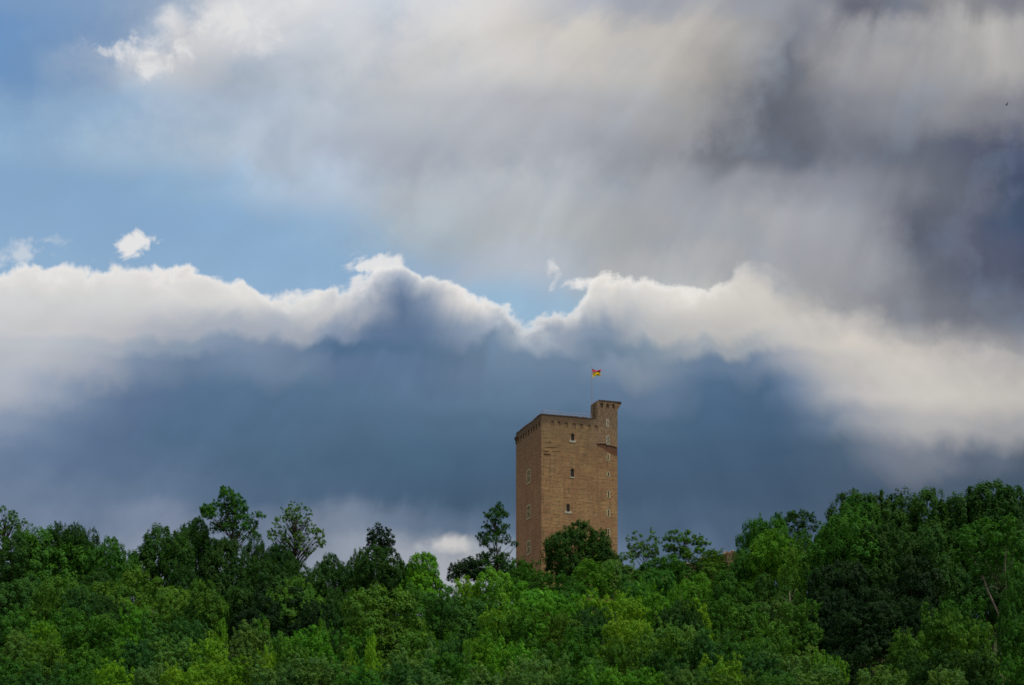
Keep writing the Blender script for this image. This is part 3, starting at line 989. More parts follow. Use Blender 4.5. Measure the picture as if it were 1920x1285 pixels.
def grow_leaves(rng, lobes, n_leaves, leaf=0.30, tuft=0.42, spike=0.3, inner=0.10, up=0.45, tuft_leaves=54):
    """tufts of leaves over the outside of a set of lobes (centre, radii)"""
    C = np.array([l[0] for l in lobes]); R = np.array([l[1] for l in lobes])
    area = (R[:, 0] * R[:, 2]); area = area / area.sum()
    nt = max(6, int(n_leaves * (1 - inner) / tuft_leaves))
    ids = rng.choice(len(lobes), nt * 3, p=area)
    D = rand_dirs(rng, nt * 3, -0.6)
    T = C[ids] + D * R[ids] * rng.uniform(0.80, 1.0, (nt * 3, 1))
    q = ((T[:, None, :] - C[None]) / R[None]); q = np.sum(q * q, 2)
    q[np.arange(len(T)), ids] = 9
    keep = np.where(q.min(1) > 0.6)[0][:nt]
    T, D = T[keep], D[keep]
    k = len(T)
    sz = tuft * rng.uniform(0.6, 1.3, k)
    sp = rng.random(k) < 0.18                       # leading shoots
    sz[sp] *= 0.6
    T = T + (D * 0.6 + np.array([0, 0, 0.8])) * (np.where(sp, rng.uniform(0.3, 1.0, k), 0.0) * spike)[:, None]
    ax = D * 0.8 + np.array([0, 0, 0.4]) + rng.normal(0, 0.3, (k, 3))
    ax /= np.linalg.norm(ax, axis=1, keepdims=True)
    ti = np.repeat(np.arange(k), tuft_leaves)
    n = len(ti)
    # leaves lie on the outside of their tuft, mostly its upper and outer half
    d = rng.normal(0, 1, (n, 3)); d /= np.linalg.norm(d, axis=1, keepdims=True)
    back = np.sum(d * ax[ti], 1)
    d = np.where((back < -0.25)[:, None], d - 2 * back[:, None] * ax[ti], d)
    rad = sz[ti] * (0.55 + 0.5 * rng.random(n))
    P = T[ti] + d * rad[:, None] + ax[ti] * (np.maximum(np.sum(d * ax[ti], 1), 0) * sz[ti] * np.where(sp, 1.6 if spike > 0.5 else 0.7, 0.3)[ti])[:, None]
    N = d * 0.75 + D[ti] * 0.35 + np.array([0, 0, up]) + rng.normal(0, 0.26, (n, 3))
    tt = rng.normal(0.46, 0.10, k)
    tint = tt[ti] + rng.normal(0, 0.085, n) + 0.10 * (rad / sz[ti] - 0.8)
    ni = int(n_leaves * inner)
    if ni:
        ids = rng.choice(len(lobes), ni, p=area)
        Pi = C[ids] + rand_dirs(rng, ni) * R[ids] * (rng.random((ni, 1)) ** 0.5) * 0.8
        P = np.concatenate([P, Pi]); N = np.concatenate([N, rng.normal(0, 1, (ni, 3)) + np.array([0, 0, 0.4])])
        tint = np.concatenate([tint, rng.normal(0.42, 0.1, ni)])
    size = leaf * rng.uniform(0.55, 1.5, len(P))
    return P, N, tint, size


# reference crowns, 8 m wide and 7 m tall, foot at z = 0
REF_W, REF_H = 8.0, 7.0


def make_lobes(rng, kind):
    lobes = []
    if kind == 'dome':
        n, zc, flat = 17, 0.42, 1.0
    elif kind == 'round':
        n, zc, flat = 15, 0.50, 1.0
    elif kind == 'tall':
        n, zc, flat = 18, 0.48, 1.0
    elif kind == 'shrub':
        n, zc, flat = 40, 0.36, 1.0
    else:
        n, zc, flat = 16, 0.40, 1.0
    for i in range(n):
        d = rand_dirs(rng, 1, -0.55)[0]
        s = rng.uniform(0.52, 0.74)
        c = np.array([d[0] * s * REF_W / 2, d[1] * s * REF_W / 2, REF_H * zc + d[2] * s * REF_H * (1 - zc if d[2] > 0 else zc)])
        if kind == 'spire':
            h = np.clip(c[2] / REF_H, 0, 1)
            c[:2] *= (1.15 - 0.95 * h)
        if kind == 'tall':
            h = np.clip(c[2] / REF_H, 0, 1)
            c[:2] *= (1.0 - 0.22 * max(0, h - 0.45) / 0.55)
        r = rng.uniform(0.22, 0.37) * REF_W / 2 * (0.62 if kind == 'shrub' else 0.8 if kind == 'spire' else 1.0)
        if kind == 'shrub':
            r *= rng.uniform(0.6, 1.1)
        lobes.append((c, np.array([r, r, r * rng.uniform(0.8, 1.15)])))
    core = 0.50 if kind != 'spire' else 0.36
    lobes.append((np.array([0, 0, REF_H * zc]), np.array([core * REF_W / 2, core * REF_W / 2, core * REF_H * 0.6])))
    if kind in ('spire', 'shrub'):
        for i in range(8 if kind == 'spire' else 18):
            a = rng.uniform(0, 6.28); q = rng.uniform(0.1, 0.75) * REF_W / 2 * (0.75 if kind == 'spire' else 1)
            zt = REF_H * rng.uniform(0.68, 0.96)
            if kind == 'spire' and i == 0:
                q = 0.0; zt = REF_H * 0.97
            r = rng.uniform(0.28, 0.5)
            lobes.append((np.array([q * math.cos(a), q * math.sin(a), zt - 0.9 * r]), np.array([r, r, r * 2.3])))
    # skirts so that the crown reaches down to its foot
    if kind in ('shrub', 'dome', 'spire'):
        for i in range(8):
            a = rng.uniform(0, 6.28); q = rng.uniform(0.45, 0.72) * REF_W / 2
            r = rng.uniform(0.2, 0.32) * REF_W / 2
            lobes.append((np.array([q * math.cos(a), q * math.sin(a), REF_H * rng.uniform(0.08, 0.28)]), np.array([r, r, r])))
    return lobes


CROWNS = {}
for _kind, _cnt, _nl, _tf in (('dome', 5, 42000, 0.34), ('round', 5, 42000, 0.34), ('tall', 3, 36000, 0.34), ('shrub', 8, 42000, 0.28), ('spire', 4, 30000, 0.24)):
    CROWNS[_kind] = []
    for _i in range(_cnt):
        _r = np.random.default_rng(1000 + 37 * _i + sum(map(ord, _kind)))
        _lb = make_lobes(_r, _kind)
        _P, _N, _T, _S = grow_leaves(_r, _lb, _nl, 0.205 if _kind not in ('shrub', 'spire') else 0.18, _tf, 0.55 if _kind in ('shrub', 'spire') else 0.22)
        # fit to the reference box
        lo = np.percentile(_P, 0.7, axis=0); hi = np.percentile(_P, 99.5, axis=0)
        sc = np.array([REF_W / (hi[0] - lo[0]), REF_W / (hi[1] - lo[1]), REF_H / (hi[2] - lo[2])])
        mid = np.array([(lo[0] + hi[0]) / 2, (lo[1] + hi[1]) / 2, lo[2]])
        _P = (_P - mid) * sc
        _lb = [((c - mid) * sc, r * sc) for c, r in _lb]
        CROWNS[_kind].append((leaf_mesh('crown_' + _kind, _P, _N, _T, _S, _r), _lb))

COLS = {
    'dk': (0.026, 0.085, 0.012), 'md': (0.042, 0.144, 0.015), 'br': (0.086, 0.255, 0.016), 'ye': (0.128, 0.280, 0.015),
    'ol': (0.064, 0.168, 0.017), 'gr': (0.086, 0.192, 0.038), 'bl': (0.040, 0.132, 0.025), 'vd': (0.012, 0.040, 0.009),  # vd: near-black leaves, shade of the tree hollows put into the colour
}


def limb(mb, a, b, r0, r1, rng, bend=0.12, n=4, seg=5):
    a = np.array(a, float); b = np.array(b, float)
    L = np.linalg.norm(b - a)
    k = rng.normal(0, bend * L, 3); k[2] = abs(k[2]) * 0.5
    pts, rs = [], []
    for i in range(n + 1):
        s = i / n
        pts.append(tuple(a + (b - a) * s + k * math.sin(math.pi * s)))
        rs.append(r0 + (r1 - r0) * s)
    mb.tube(pts, rs, seg)
    return pts


def tree(px, top, wpx, Y, kind, col, label, cpx=None, name='tree', cat='tree', group=None, seed=None, bark=None, clear=None):
    """px, top: where its tip shows; wpx: crown width there; Y: its distance in metres"""
    global _tree_n
    _tree_n += 1
    rng = np.random.default_rng(seed if seed is not None else 5000 + _tree_n)
    X = (px - 960) / 2400 * Y
    gz = ground_z(X, Y)
    zt = (1416 - top) / 2400 * Y
    H = max(zt - gz, 2.0)
    W = wpx * (1.06 if kind == 'shrub' else 1.0) / 2400 * Y
    if clear is None:
        clear = {'dome': 0.16, 'round': 0.28, 'tall': 0.2, 'shrub': 0.02, 'spire': 0.04}[kind]
    ch = H * (1 - clear)
    if cpx is not None:
        ch = min(ch, cpx / 2400 * Y)
    lim = {'dome': 1.25, 'round': 1.15, 'tall': 2.2, 'shrub': 1.3, 'spire': 2.6}[kind] * W
    ch = max(min(ch, lim), 1.5)
    root = empty(name, (X, Y, gz))
    tag(root, label, cat, group)
    me, lobes = CROWNS[kind][rng.integers(len(CROWNS[kind]))]
    sx, sz = W / REF_W, ch / REF_H
    rz = rng.uniform(0, 6.28)
    cr = bpy.data.objects.new('crown' if cat == 'tree' else 'foliage', me)
    COL.objects.link(cr)
    cr.parent = root
    cr.location = (0, 0, H - ch)
    cr.scale = (sx, sx * rng.uniform(0.9, 1.1), sz)
    cr.rotation_euler = (rng.normal(0, 0.03), rng.normal(0, 0.03), rz)
    c = np.array(COLS[col]) * rng.uniform(0.86, 1.14) * np.array([rng.uniform(0.9, 1.12), 1.0, rng.uniform(0.85, 1.15)])
    cr.color = (*c, 1.0)
    # trunk with limbs running up into the crown's lobes
    mb = MB()
    r0 = min(0.05 + 0.021 * H, 0.42) if cat == 'tree' else 0.07
    hub = np.array([rng.normal(0, 0.03) * H, rng.normal(0, 0.03) * H, (H - ch) + ch * 0.45])
    limb(mb, (0, 0, -0.4), hub, r0, r0 * 0.45, rng, 0.02, 5, 7)
    ca, sa = math.cos(rz), math.sin(rz)
    order = rng.permutation(len(lobes))[:9]
    for i in order:
        q = lobes[i][0]
        w = np.array([(q[0] * ca - q[1] * sa) * sx, (q[0] * sa + q[1] * ca) * sx, H - ch + q[2] * sz])
        s = rng.uniform(0.25, 0.85)
        st = np.array([0, 0, -0.4]) * (1 - s) + hub * s
        if w[2] > st[2] - 0.5:
            limb(mb, st, w, r0 * 0.34, r0 * 0.08, rng, 0.08, 3, 5)
    mb.build('trunk' if cat == 'tree' else 'stem', bark or BARK, root, smooth=True, fix=False)
    return root


_tree_n = 0


def blob_tree(px0, Y, blobs, col, label, base_px=None, dens=1.0, leaf=0.21, tuft=0.32, name='tree', cat='tree', depth=0.8,
              trunk_top=None, r0=0.16, bark=None, seed=0, inner=0.18, tleaves=34, group=None, up=0.5):
    """a tree whose crown has its own arrangement of lobes (px, py, radius as seen), given depth at random"""
    rng = np.random.default_rng(900 + seed)
    k = Y / 2400.0
    X = (px0 - 960) * k
    gz = ground_z(X, Y)
    root = empty(name, (X, Y, gz)); tag(root, label, cat, group)
    lobes = []
    for bx, by, br in blobs:
        r = br * k
        c0 = np.array([(bx - px0) * k, rng.normal(0, depth) * (1.0 + r), (1416 - by) * k - gz])
        lobes.append((c0, np.array([r, r * 1.05, r * 0.92])))
        for q in range(1):                      # smaller sprays break the outline of each lobe
            o_ = rand_dirs(rng, 1, -0.4)[0] * r * rng.uniform(0.7, 1.15); r2 = r * rng.uniform(0.3, 0.55)
            lobes.append((c0 + o_, np.array([r2, r2, r2])))
    area = sum(l[1][0] ** 2 for l in lobes)
    n = int(1500 * area * dens) + 300
    P, N, T, S = grow_leaves(rng, lobes, n, leaf, tuft, 0.35, inner, up, tleaves)
    me = leaf_mesh('crown', P, N, T, S, rng)
    cr = bpy.data.objects.new('crown' if cat == 'tree' else 'foliage', me); COL.objects.link(cr); cr.parent = root
    cr.color = (*COLS[col], 1.0)
    mb = MB()
    lo = min(l[0][2] for l in lobes)
    tt = trunk_top if trunk_top is not None else None
    ztop = (1416 - tt[1]) * k - gz if tt else np.mean([l[0][2] for l in lobes])
    xtop = (tt[0] - px0) * k if tt else np.mean([l[0][0] for l in lobes])
    hub = np.array([xtop, 0, ztop])
    limb(mb, (0, 0, -0.4), hub, r0, r0 * 0.35, rng, 0.015, 6, 7)
    for c, r in lobes:
        s = float(np.clip((c[2] - 0.9 * abs(c[0]) - 1.0) / max(ztop, 1), 0.3, 0.97))
        st = np.array([0, 0, -0.4]) * (1 - s) + hub * s
        limb(mb, st, c + np.array([0, 0, 0.3 * r[2]]), r0 * 0.30, r0 * 0.07, rng, 0.07, 4, 5)
    mb.build('trunk' if cat == 'tree' else 'stem', bark or BARK, root, smooth=True, fix=False)
    return root


# ---- the skyline, left of the keep
GL = 'trees on the skyline left of the keep'
GR = 'tall wood on the right'
GS = 'young trees and bushes on the slope'
# lacy trees
def egg(cx, cy, w, h, n, r, seed, pinch=0.35):
    rg = random.Random(seed); out = []
    while len(out) < n:
        u, v = rg.uniform(-1, 1), rg.uniform(-1, 1)
        wid = 1 - pinch * max(0, -v)
        if (u / wid) ** 2 + v * v < 1:
            out.append((cx + u * w / 2, cy + v * h / 2, r * rg.uniform(0.7, 1.3)))
    return out

blob_tree(2, 186, egg(2, 985, 92, 70, 34, 7, 3), 'ol', 'feathery tree cut off by the left edge of the picture', dens=0.35, leaf=0.19, tuft=0.24, seed=1, r0=0.2, group=GL)
blob_tree(432, 182, [(419,925,8),(428,930,12),(440,940,15),(447,952,15),(414,948,11),(391,957,12),(383,960,7),(402,970,14),(430,962,20),(450,970,15),(470,975,10),(486,966,8),(478,985,8),(460,992,12),(428,985,17),(405,990,13),(440,1002,10),(475,998,7),(458,1010,7)],
          'md', 'tall ragged tree with bare forked limbs, the highest on the left skyline', dens=0.62, seed=2, r0=0.24, trunk_top=(436, 985), group=GL)
blob_tree(553, 190, egg(552, 1000, 104, 118, 80, 7.5, 5, 0.45), 'gr', 'lacy open-crowned tree with sky showing through its leaves', dens=0.30, leaf=0.2, tuft=0.22, seed=3, r0=0.2, trunk_top=(553, 1000), group=GL, inner=0.02)
blob_tree(712, 180, [(712,993,7),(700,1000,10),(722,1002,10),(734,1003,5),(712,1013,15),(694,1015,9),(729,1018,8),(737,1019,4),(706,1028,14),(722,1030,12)],
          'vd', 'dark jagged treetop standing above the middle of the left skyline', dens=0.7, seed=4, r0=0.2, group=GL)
blob_tree(926, 203, [(938,945,6),(930,958,10),(943,966,9),(918,968,8),(928,976,12),(946,984,9),(910,984,7),(924,994,14),(903,1006,9),(940,1000,10),(920,1014,12),(948,1014,10),(962,1018,7),(970,1020,4),(908,1020,8),(926,1040,18),(943,1052,17),(908,1052,15),(930,1072,22),(952,1078,14),(905,1075,16)],
          'dk', 'slender dark tree standing close against the keep\'s left edge', dens=0.62, seed=6, r0=0.2, trunk_top=(928, 985), group=GL)
blob_tree(870, 199, [(850,1068,8),(864,1060,10),(881,1054,11),(870,1075,16),(893,1062,9),(885,1080,16),(852,1084,12),(900,1078,14)],
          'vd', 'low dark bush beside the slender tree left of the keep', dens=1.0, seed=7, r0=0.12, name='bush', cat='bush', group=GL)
blob_tree(1497, 192, [(1468,985,9),(1480,973,10),(1492,968,10),(1505,970,10),(1516,974,9),(1526,982,7),(1528,992,6),(1475,995,9),(1495,984,11),(1512,988,9),(1486,1004,9),(1507,1000,7)],
          'dk', 'small dark flat-topped tree with its thin stems showing, right of the rubble wall', dens=0.6, seed=8, r0=0.12, group=GR)
blob_tree(1207, 221, [(1179,1013,3.5),(1183,1024,5),(1190,1000,3.5),(1191,1012,5),(1195,1027,7),(1202,1004,3.5),(1204,1018,5.5),(1210,1014,3.5),(1214,1027,6.5),(1223,998,3.5),(1223,1009,5.5),(1230,1016,4.5),(1236,1019,4),(1227,1028,6.5),(1206,1038,9),(1222,1042,8),(1190,1042,8),(1184,1034,6),(1214,1040,8),(1232,1034,6)],
          'gr', 'thin sapling of upright leafy shoots just right of the keep', dens=0.8, leaf=0.2, tuft=0.26, seed=21, r0=0.09, name='sapling', cat='sapling', inner=0.05, depth=0.5)
blob_tree(1286, 221, [(1246,1011,5),(1255,998,4),(1258,1010,6.5),(1265,1001,5),(1268,1016,7),(1276,1002,4.5),(1282,1012,7),(1290,998,5),(1292,1012,7),(1301,1005,4.5),(1304,1019,6.5),(1314,1010,4.5),(1318,1021,5.5),(1328,1020,4),(1275,1030,8),(1291,1031,8),(1262,1029,7),(1308,1033,7),(1284,1043,9),(1252,1030,8),(1300,1042,8),(1320,1036,7),(1266,1044,8)],
          'ol', 'wider fan-shaped sapling on the skyline above the rubble wall', dens=1.0, leaf=0.21, tuft=0.28, seed=22, r0=0.09, name='sapling', cat='sapling', inner=0.08, depth=0.6)

T = tree
T(105, 990, 200, 168, 'dome', 'md', 'broad dense tree on the far left skyline', group=GL)
T(145, 987, 100, 171, 'round', 'dk', 'dark treetop peeping over the broad far left tree', group=GL)
T(45, 1008, 150, 166, 'dome', 'dk', 'dark tree below the feathery tree at the left edge', group=GL)
T(208, 1011, 100, 166, 'round', 'md', 'small rounded tree at the dip in the left skyline', group=GL)
T(312, 988, 150, 178, 'round', 'dk', 'dark full tree left of the tall ragged tree', group=GL, clear=0.12)
T(366, 974, 84, 184, 'round', 'dk', 'dark shoulder tree touching the tall ragged tree on its left', group=GL)
T(428, 1012, 138, 164, 'round', 'dk', 'large very dark tree below the tall ragged tree', group=GL, clear=0.08)
T(478, 1002, 60, 176, 'tall', 'dk', 'dark narrow tree between the ragged and the lacy tree', group=GL)
T(522, 1022, 60, 186, 'round', 'dk', 'small dark tree at the foot of the lacy tree', group=GL)
T(548, 1052, 80, 172, 'round', 'dk', 'dark rounded tree in front of the lacy tree', group=GL)
T(628, 1040, 84, 174, 'round', 'dk', 'dark tree filling the skyline right of the lacy tree', group=GL, clear=0.1)
T(672, 1030, 60, 177, 'tall', 'dk', 'dark tree left of the jagged treetop', group=GL)
T(712, 1026, 112, 168, 'round', 'dk', 'rounded tree directly under the jagged dark treetop', group=GL, clear=0.1)
T(793, 1038, 88, 165, 'round', 'br', 'light green rounded tree alone against the bright gap in the cloud', group=GL, clear=0.1)
T(760, 1062, 70, 168, 'round', 'dk', 'dark tree behind the light green rounded one', group=GL)
# ---- round the keep
GK = 'bushes at the foot of the keep'
T(1082, 981, 132, 203, 'round', 'dk', 'dense round tree standing in front of the keep', cpx=112, group=GK, seed=77)
T(972, 1058, 74, 200, 'shrub', 'md', 'bush at the foot of the slender tree left of the keep', cpx=80, name='bush', cat='bush', group=GK)
T(986, 1046, 62, 206, 'shrub', 'ol', 'bush covering the keep\'s left foot', cpx=60, name='bush', cat='bush', group=GK)
T(1160, 1036, 76, 204, 'shrub', 'gr', 'greyish bush at the keep\'s right foot', cpx=60, name='bush', cat='bush', group=GK)
T(1148, 1052, 84, 190, 'round', 'gr', 'thin grey-green bush with bare pale stems below the keep', cpx=70, name='bush', cat='bush', group=GK, bark=BARK_PALE)
T(1104, 1050, 84, 182, 'shrub', 'br', 'bright bush below the round tree in front of the keep', cpx=66, name='bush', cat='bush', group=GK)
T(1058, 1076, 84, 176, 'shrub', 'md', 'green bush below and left of the round tree', cpx=66, name='bush', cat='bush', group=GK)
T(1016, 1070, 66, 180, 'shrub', 'ol', 'olive bush under the keep\'s near corner', cpx=60, name='bush', cat='bush', group=GK)
T(1236, 1046, 116, 190, 'dome', 'md', 'broad green bush below the thin sapling', cpx=80, name='bush', cat='bush', group=GK)
T(1290, 1048, 76, 200, 'shrub', 'dk', 'dark bush at the foot of the fan-shaped sapling', cpx=60, name='bush', cat='bush', group=GK)
T(1336, 1030, 44, 212, 'shrub', 'ol', 'small bush growing on top of the rubble wall', cpx=26, name='bush', cat='bush', group=GK)
T(1392, 1038, 50, 200, 'shrub', 'ol', 'low bush at the right end of the rubble wall', cpx=50, name='bush', cat='bush', group=GK)
T(1345, 1052, 92, 188, 'shrub', 'ol', 'olive bush in front of the rubble wall', cpx=60, name='bush', cat='bush', group=GK)
T(1088, 1098, 96, 158, 'dome', 'md', 'green tree in the dip below the round tree of the keep', group=GK)
# ---- right
T(1432, 970, 92, 186, 'round', 'md', 'rounded mid-green tree next to the small dark flat-topped tree', group=GR, clear=0.1)
T(1448, 1004, 118, 178, 'round', 'br', 'bright green rounded tree where the right wood begins', group=GR, clear=0.12)
T(1405, 1030, 70, 182, 'round', 'md', 'green tree at the right end of the rubble wall', group=GR, clear=0.1)
T(1500, 1000, 84, 186, 'round', 'md', 'green tree directly under the small dark flat-topped tree', group=GR, clear=0.1)
T(1640, 1010, 150, 182, 'dome', 'dk', 'dark tree deep inside the right wood behind the others', group=GR)
T(1740, 1000, 150, 184, 'dome', 'dk', 'dark tree deep inside the right wood near its middle', group=GR)
T(1548, 982, 100, 166, 'tall', 'md', 'mid-green tree left of the tall wood\'s edge', group=GR, clear=0.1)
T(1502, 1030, 90, 163, 'tall', 'ol', 'olive tree below the small dark flat-topped tree', group=GR, clear=0.14)
T(1636, 924, 150, 166, 'dome', 'dk', 'leftmost of the tallest trees in the right wood', group=GR)
T(1690, 920, 180, 170, 'dome', 'dk', 'second tall tree of the right wood from its left edge', group=GR)
T(1746, 920, 170, 167, 'dome', 'dk', 'tall dark tree in the middle of the right wood', group=GR)
T(1802, 914, 170, 171, 'dome', 'dk', 'tall tree left of the right wood\'s highest point', group=GR)
T(1855, 908, 160, 168, 'dome', 'dk', 'highest treetop of the right wood', group=GR)
T(1912, 914, 150, 166, 'round', 'dk', 'tall tree cut off by the right edge of the picture', group=GR)
T(1604, 930, 90, 163, 'round', 'md', 'lighter tree forming the left corner of the right wood', group=GR, clear=0.1)
T(1580, 968, 130, 158, 'dome', 'md', 'full-crowned tree on the lower left flank of the right wood', group=GR)
T(1650, 985, 150, 155, 'dome', 'dk', 'broad dark crown under the left tall trees of the right wood', group=GR)
T(1742, 990, 150, 153, 'dome', 'dk', 'broad dark crown under the middle tall trees of the right wood', group=GR)
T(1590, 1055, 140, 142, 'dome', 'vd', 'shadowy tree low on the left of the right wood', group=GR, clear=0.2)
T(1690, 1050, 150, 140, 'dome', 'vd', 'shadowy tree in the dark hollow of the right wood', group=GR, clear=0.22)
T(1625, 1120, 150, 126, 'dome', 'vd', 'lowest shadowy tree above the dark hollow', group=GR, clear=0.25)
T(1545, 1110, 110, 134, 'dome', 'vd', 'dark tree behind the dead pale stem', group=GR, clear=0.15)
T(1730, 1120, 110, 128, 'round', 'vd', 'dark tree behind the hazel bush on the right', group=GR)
T(1855, 1040, 120, 140, 'dome', 'dk', 'dark tree seen through the fork of the pale trunk', group=GR)
T(1900, 1000, 110, 145, 'dome', 'md', 'leafy tree behind the forked pale trunk at the right edge', group=GR)
T(1915, 1072, 80, 118, 'tall', 'md', 'green tree at the right edge beside the forked trunk', group=GR)
# forked pale-trunked tree
blob_tree(1874, 128, [(1820,1000,16),(1838,990,17),(1858,985,17),(1880,990,16),(1812,1020,17),(1835,1015,19),(1862,1012,19),(1888,1015,17),(1905,1005,14),(1806,1042,14),(1828,1045,16),(1855,1040,16),(1882,1048,14),(1900,1040,15),(1866,1068,11),(1905,1075,13),(1828,1072,12)],
          'md', 'tree with a forked pale trunk near the right edge', dens=0.8, leaf=0.19, tuft=0.28, seed=11, r0=0.05, trunk_top=(1880, 1100), group=GR)


def forked_trunk():
    root = [o for o in bpy.data.objects if o.get('label') == 'tree with a forked pale trunk near the right edge'][0]
    Y = 128.0; k = Y / 2400
    gz = root.location.z; x0 = 1874
    def p(px, py, dy=0.0):
        return ((px - x0) * k, dy, (1416 - py) * k - gz)
    mb = MB()
    mb.tube([p(1873, 1340), p(1873, 1250), p(1876, 1205), p(1880, 1165)], [0.26, 0.20, 0.17, 0.15], 8)
    mb.tube([p(1880, 1168), p(1868, 1138, .2), p(1855, 1108, .3), p(1845, 1078, .4), p(1832, 1052, .6), p(1820, 1030, .8)], [0.11, 0.095, 0.08, 0.065, 0.05, 0.03], 7)
    mb.tube([p(1880, 1168), p(1884, 1130, -.2), p(1884, 1098, -.3), p(1882, 1060, -.3), p(1886, 1020, -.2)], [0.10, 0.085, 0.07, 0.055, 0.03], 7)
    mb.tube([p(1848, 1088, .38), p(1836, 1080, .0), p(1830, 1081, -.2)], [0.045, 0.03, 0.012], 5)
    mb.tube([p(1852, 1102, .3), p(1862, 1100, -.2), p(1871, 1106, -.4)], [0.04, 0.028, 0.012], 5)
    mb.build('forked_trunk', BARK_PALE, root, smooth=True, fix=False)
    # bare pale stem lower in the wood
    Y = 131.0; k = Y / 2400
    X = (1484 - 960) * k; gz = ground_z(X, Y)
    o_ = 1484
    def p2(px, py, dy=0.0):
        return ((px - o_) * k, dy, (1416 - py) * k - gz)
    mb = MB()
    mb.tube([p2(1485, 1260), p2(1483.5, 1150), p2(1481.5, 1130), p2(1480.5, 1108)], [0.12, 0.07, 0.055, 0.02], 6)
    mb.tube([p2(1482, 1134), p2(1475, 1124, .2), p2(1468, 1118, .3)], [0.04, 0.03, 0.01], 5)
    mb.tube([p2(1481.5, 1128), p2(1488, 1112, -.2), p2(1493, 1104, -.2)], [0.035, 0.025, 0.01], 5)
    o = mb.build('dead_stem', BARK_PALE, None, smooth=True, fix=False)
    o.location = (X, Y, gz)
    tag(o, 'bare pale dead stem at the edge of the right wood', 'dead tree')


forked_trunk()


def B(px, top, w, Y, kind, col, label, **k):
    return tree(px, top, w, Y, kind, col, label, name='bush' if kind == 'shrub' else 'young_tree', cat='bush' if kind == 'shrub' else 'tree', group=GS, **k)


# ---- slope, left third
B(28, 1074, 120, 150, 'dome', 'bl', 'bluish green tree at the left edge under the skyline')
B(112, 1088, 116, 144, 'dome', 'ol', 'olive tree in the second row from the left skyline')
B(172, 1062, 110, 156, 'dome', 'dk', 'dark tree between the broad far left tree and the olive hump')
B(236, 1066, 146, 150, 'dome', 'ol', 'humped olive green tree below the left skyline dip')
B(345, 1064, 64, 154, 'shrub', 'dk', 'creeper-hung bush with a drooping top below the dark left trees')
B(146, 1100, 84, 136, 'shrub', 'bl', 'blue-green bush right of the olive second-row tree')
B(318, 1088, 116, 142, 'dome', 'ol', 'olive tree below the creeper-hung bush')
B(374, 1094, 104, 138, 'dome', 'ol', 'olive tree reaching towards the very dark tree on its right')
B(246, 1132, 70, 126, 'shrub', 'br', 'small bright bush in the dark fold below the olive hump')
B(200, 1120, 100, 132, 'dome', 'dk', 'dark tree behind the small bright bush on the left')
B(165, 1152, 150, 119, 'shrub', 'md', 'wide green bush in the middle of the left slope')
B(55, 1140, 130, 122, 'shrub', 'md', 'green bush under the bluish tree at the left edge')
B(90, 1166, 64, 113, 'shrub', 'ye', 'yellowish bush left of the wide green bush')
B(312, 1160, 126, 113, 'shrub', 'bl', 'blue-green bush below the pair of olive trees')
B(356, 1160, 84, 114, 'shrub', 'bl', 'blue-green bush left of the yellow spire')
B(18, 1186, 106, 106, 'shrub', 'gr', 'pale bush at the left edge in the fourth row')
B(84, 1202, 116, 102, 'shrub', 'ol', 'olive bush in front of the yellowish bush')
B(180, 1208, 118, 101, 'shrub', 'md', 'green bush in front of the wide green bush')
B(250, 1200, 110, 103, 'shrub', 'bl', 'dull blue-green bush left of the pale bush in front')
B(330, 1192, 120, 104, 'shrub', 'gr', 'pale grey-green bush in the lower left middle')
B(0, 1238, 110, 92, 'shrub', 'md', 'green bush in the bottom left corner')
B(62, 1246, 124, 89, 'shrub', 'bl', 'blue-green bush second from the bottom left corner')
B(145, 1252, 112, 87, 'shrub', 'md', 'green bush third from the bottom left corner')
B(218, 1240, 90, 92, 'shrub', 'ye', 'bright yellow-green bush at the lower edge, left')
B(285, 1242, 106, 90, 'shrub', 'gr', 'grey-green bush right of the bright one at the lower edge')
B(354, 1250, 92, 88, 'shrub', 'ye', 'yellowish bush at the lower edge below the pale bush')
# ---- slope, middle left
B(478, 1056, 124, 160, 'dome', 'dk', 'dark tree right of the very dark tree on the left')
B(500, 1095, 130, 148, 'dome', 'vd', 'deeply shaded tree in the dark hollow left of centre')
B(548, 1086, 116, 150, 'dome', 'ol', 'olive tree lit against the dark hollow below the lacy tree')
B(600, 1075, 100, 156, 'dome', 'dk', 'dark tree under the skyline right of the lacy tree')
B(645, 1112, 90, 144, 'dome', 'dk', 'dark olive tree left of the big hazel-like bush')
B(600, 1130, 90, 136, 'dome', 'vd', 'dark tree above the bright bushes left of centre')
B(421, 1162, 58, 110, 'spire', 'ye', 'yellow-green young tree with a pointed tip, left')
B(470, 1164, 96, 107, 'shrub', 'gr', 'grey-green bush between two pointed young trees')
B(494, 1157, 44, 108, 'spire', 'br', 'slender pointed young tree before the dark hollow')
B(398, 1196, 92, 101, 'shrub', 'ye', 'bright yellow-green bush under the yellow pointed tree')
B(496, 1213, 50, 97, 'spire', 'ye', 'small bright yellow sprig in front of the grey-green bush')
B(587, 1178, 120, 107, 'shrub', 'br', 'bright green bush right of the dark hollow')
B(538, 1192, 90, 104, 'shrub', 'ol', 'reddish olive bush at the foot of the dark hollow')
B(611, 1161, 52, 109, 'spire', 'br', 'pointed young tree behind the bright green bush')
B(650, 1212, 60, 97, 'spire', 'ye', 'yellow-green young tree near the lower edge, left of centre')
B(432, 1236, 116, 92, 'shrub', 'ye', 'large yellow-green bush at the lower edge')
B(520, 1234, 116, 91, 'shrub', 'gr', 'grey-green bush at the lower edge below the small yellow sprig')
B(602, 1228, 130, 91, 'shrub', 'gr', 'wide grey-green bush at the lower edge below the bright green bush')
B(680, 1250, 120, 88, 'shrub', 'md', 'green bush at the lower edge left of centre')
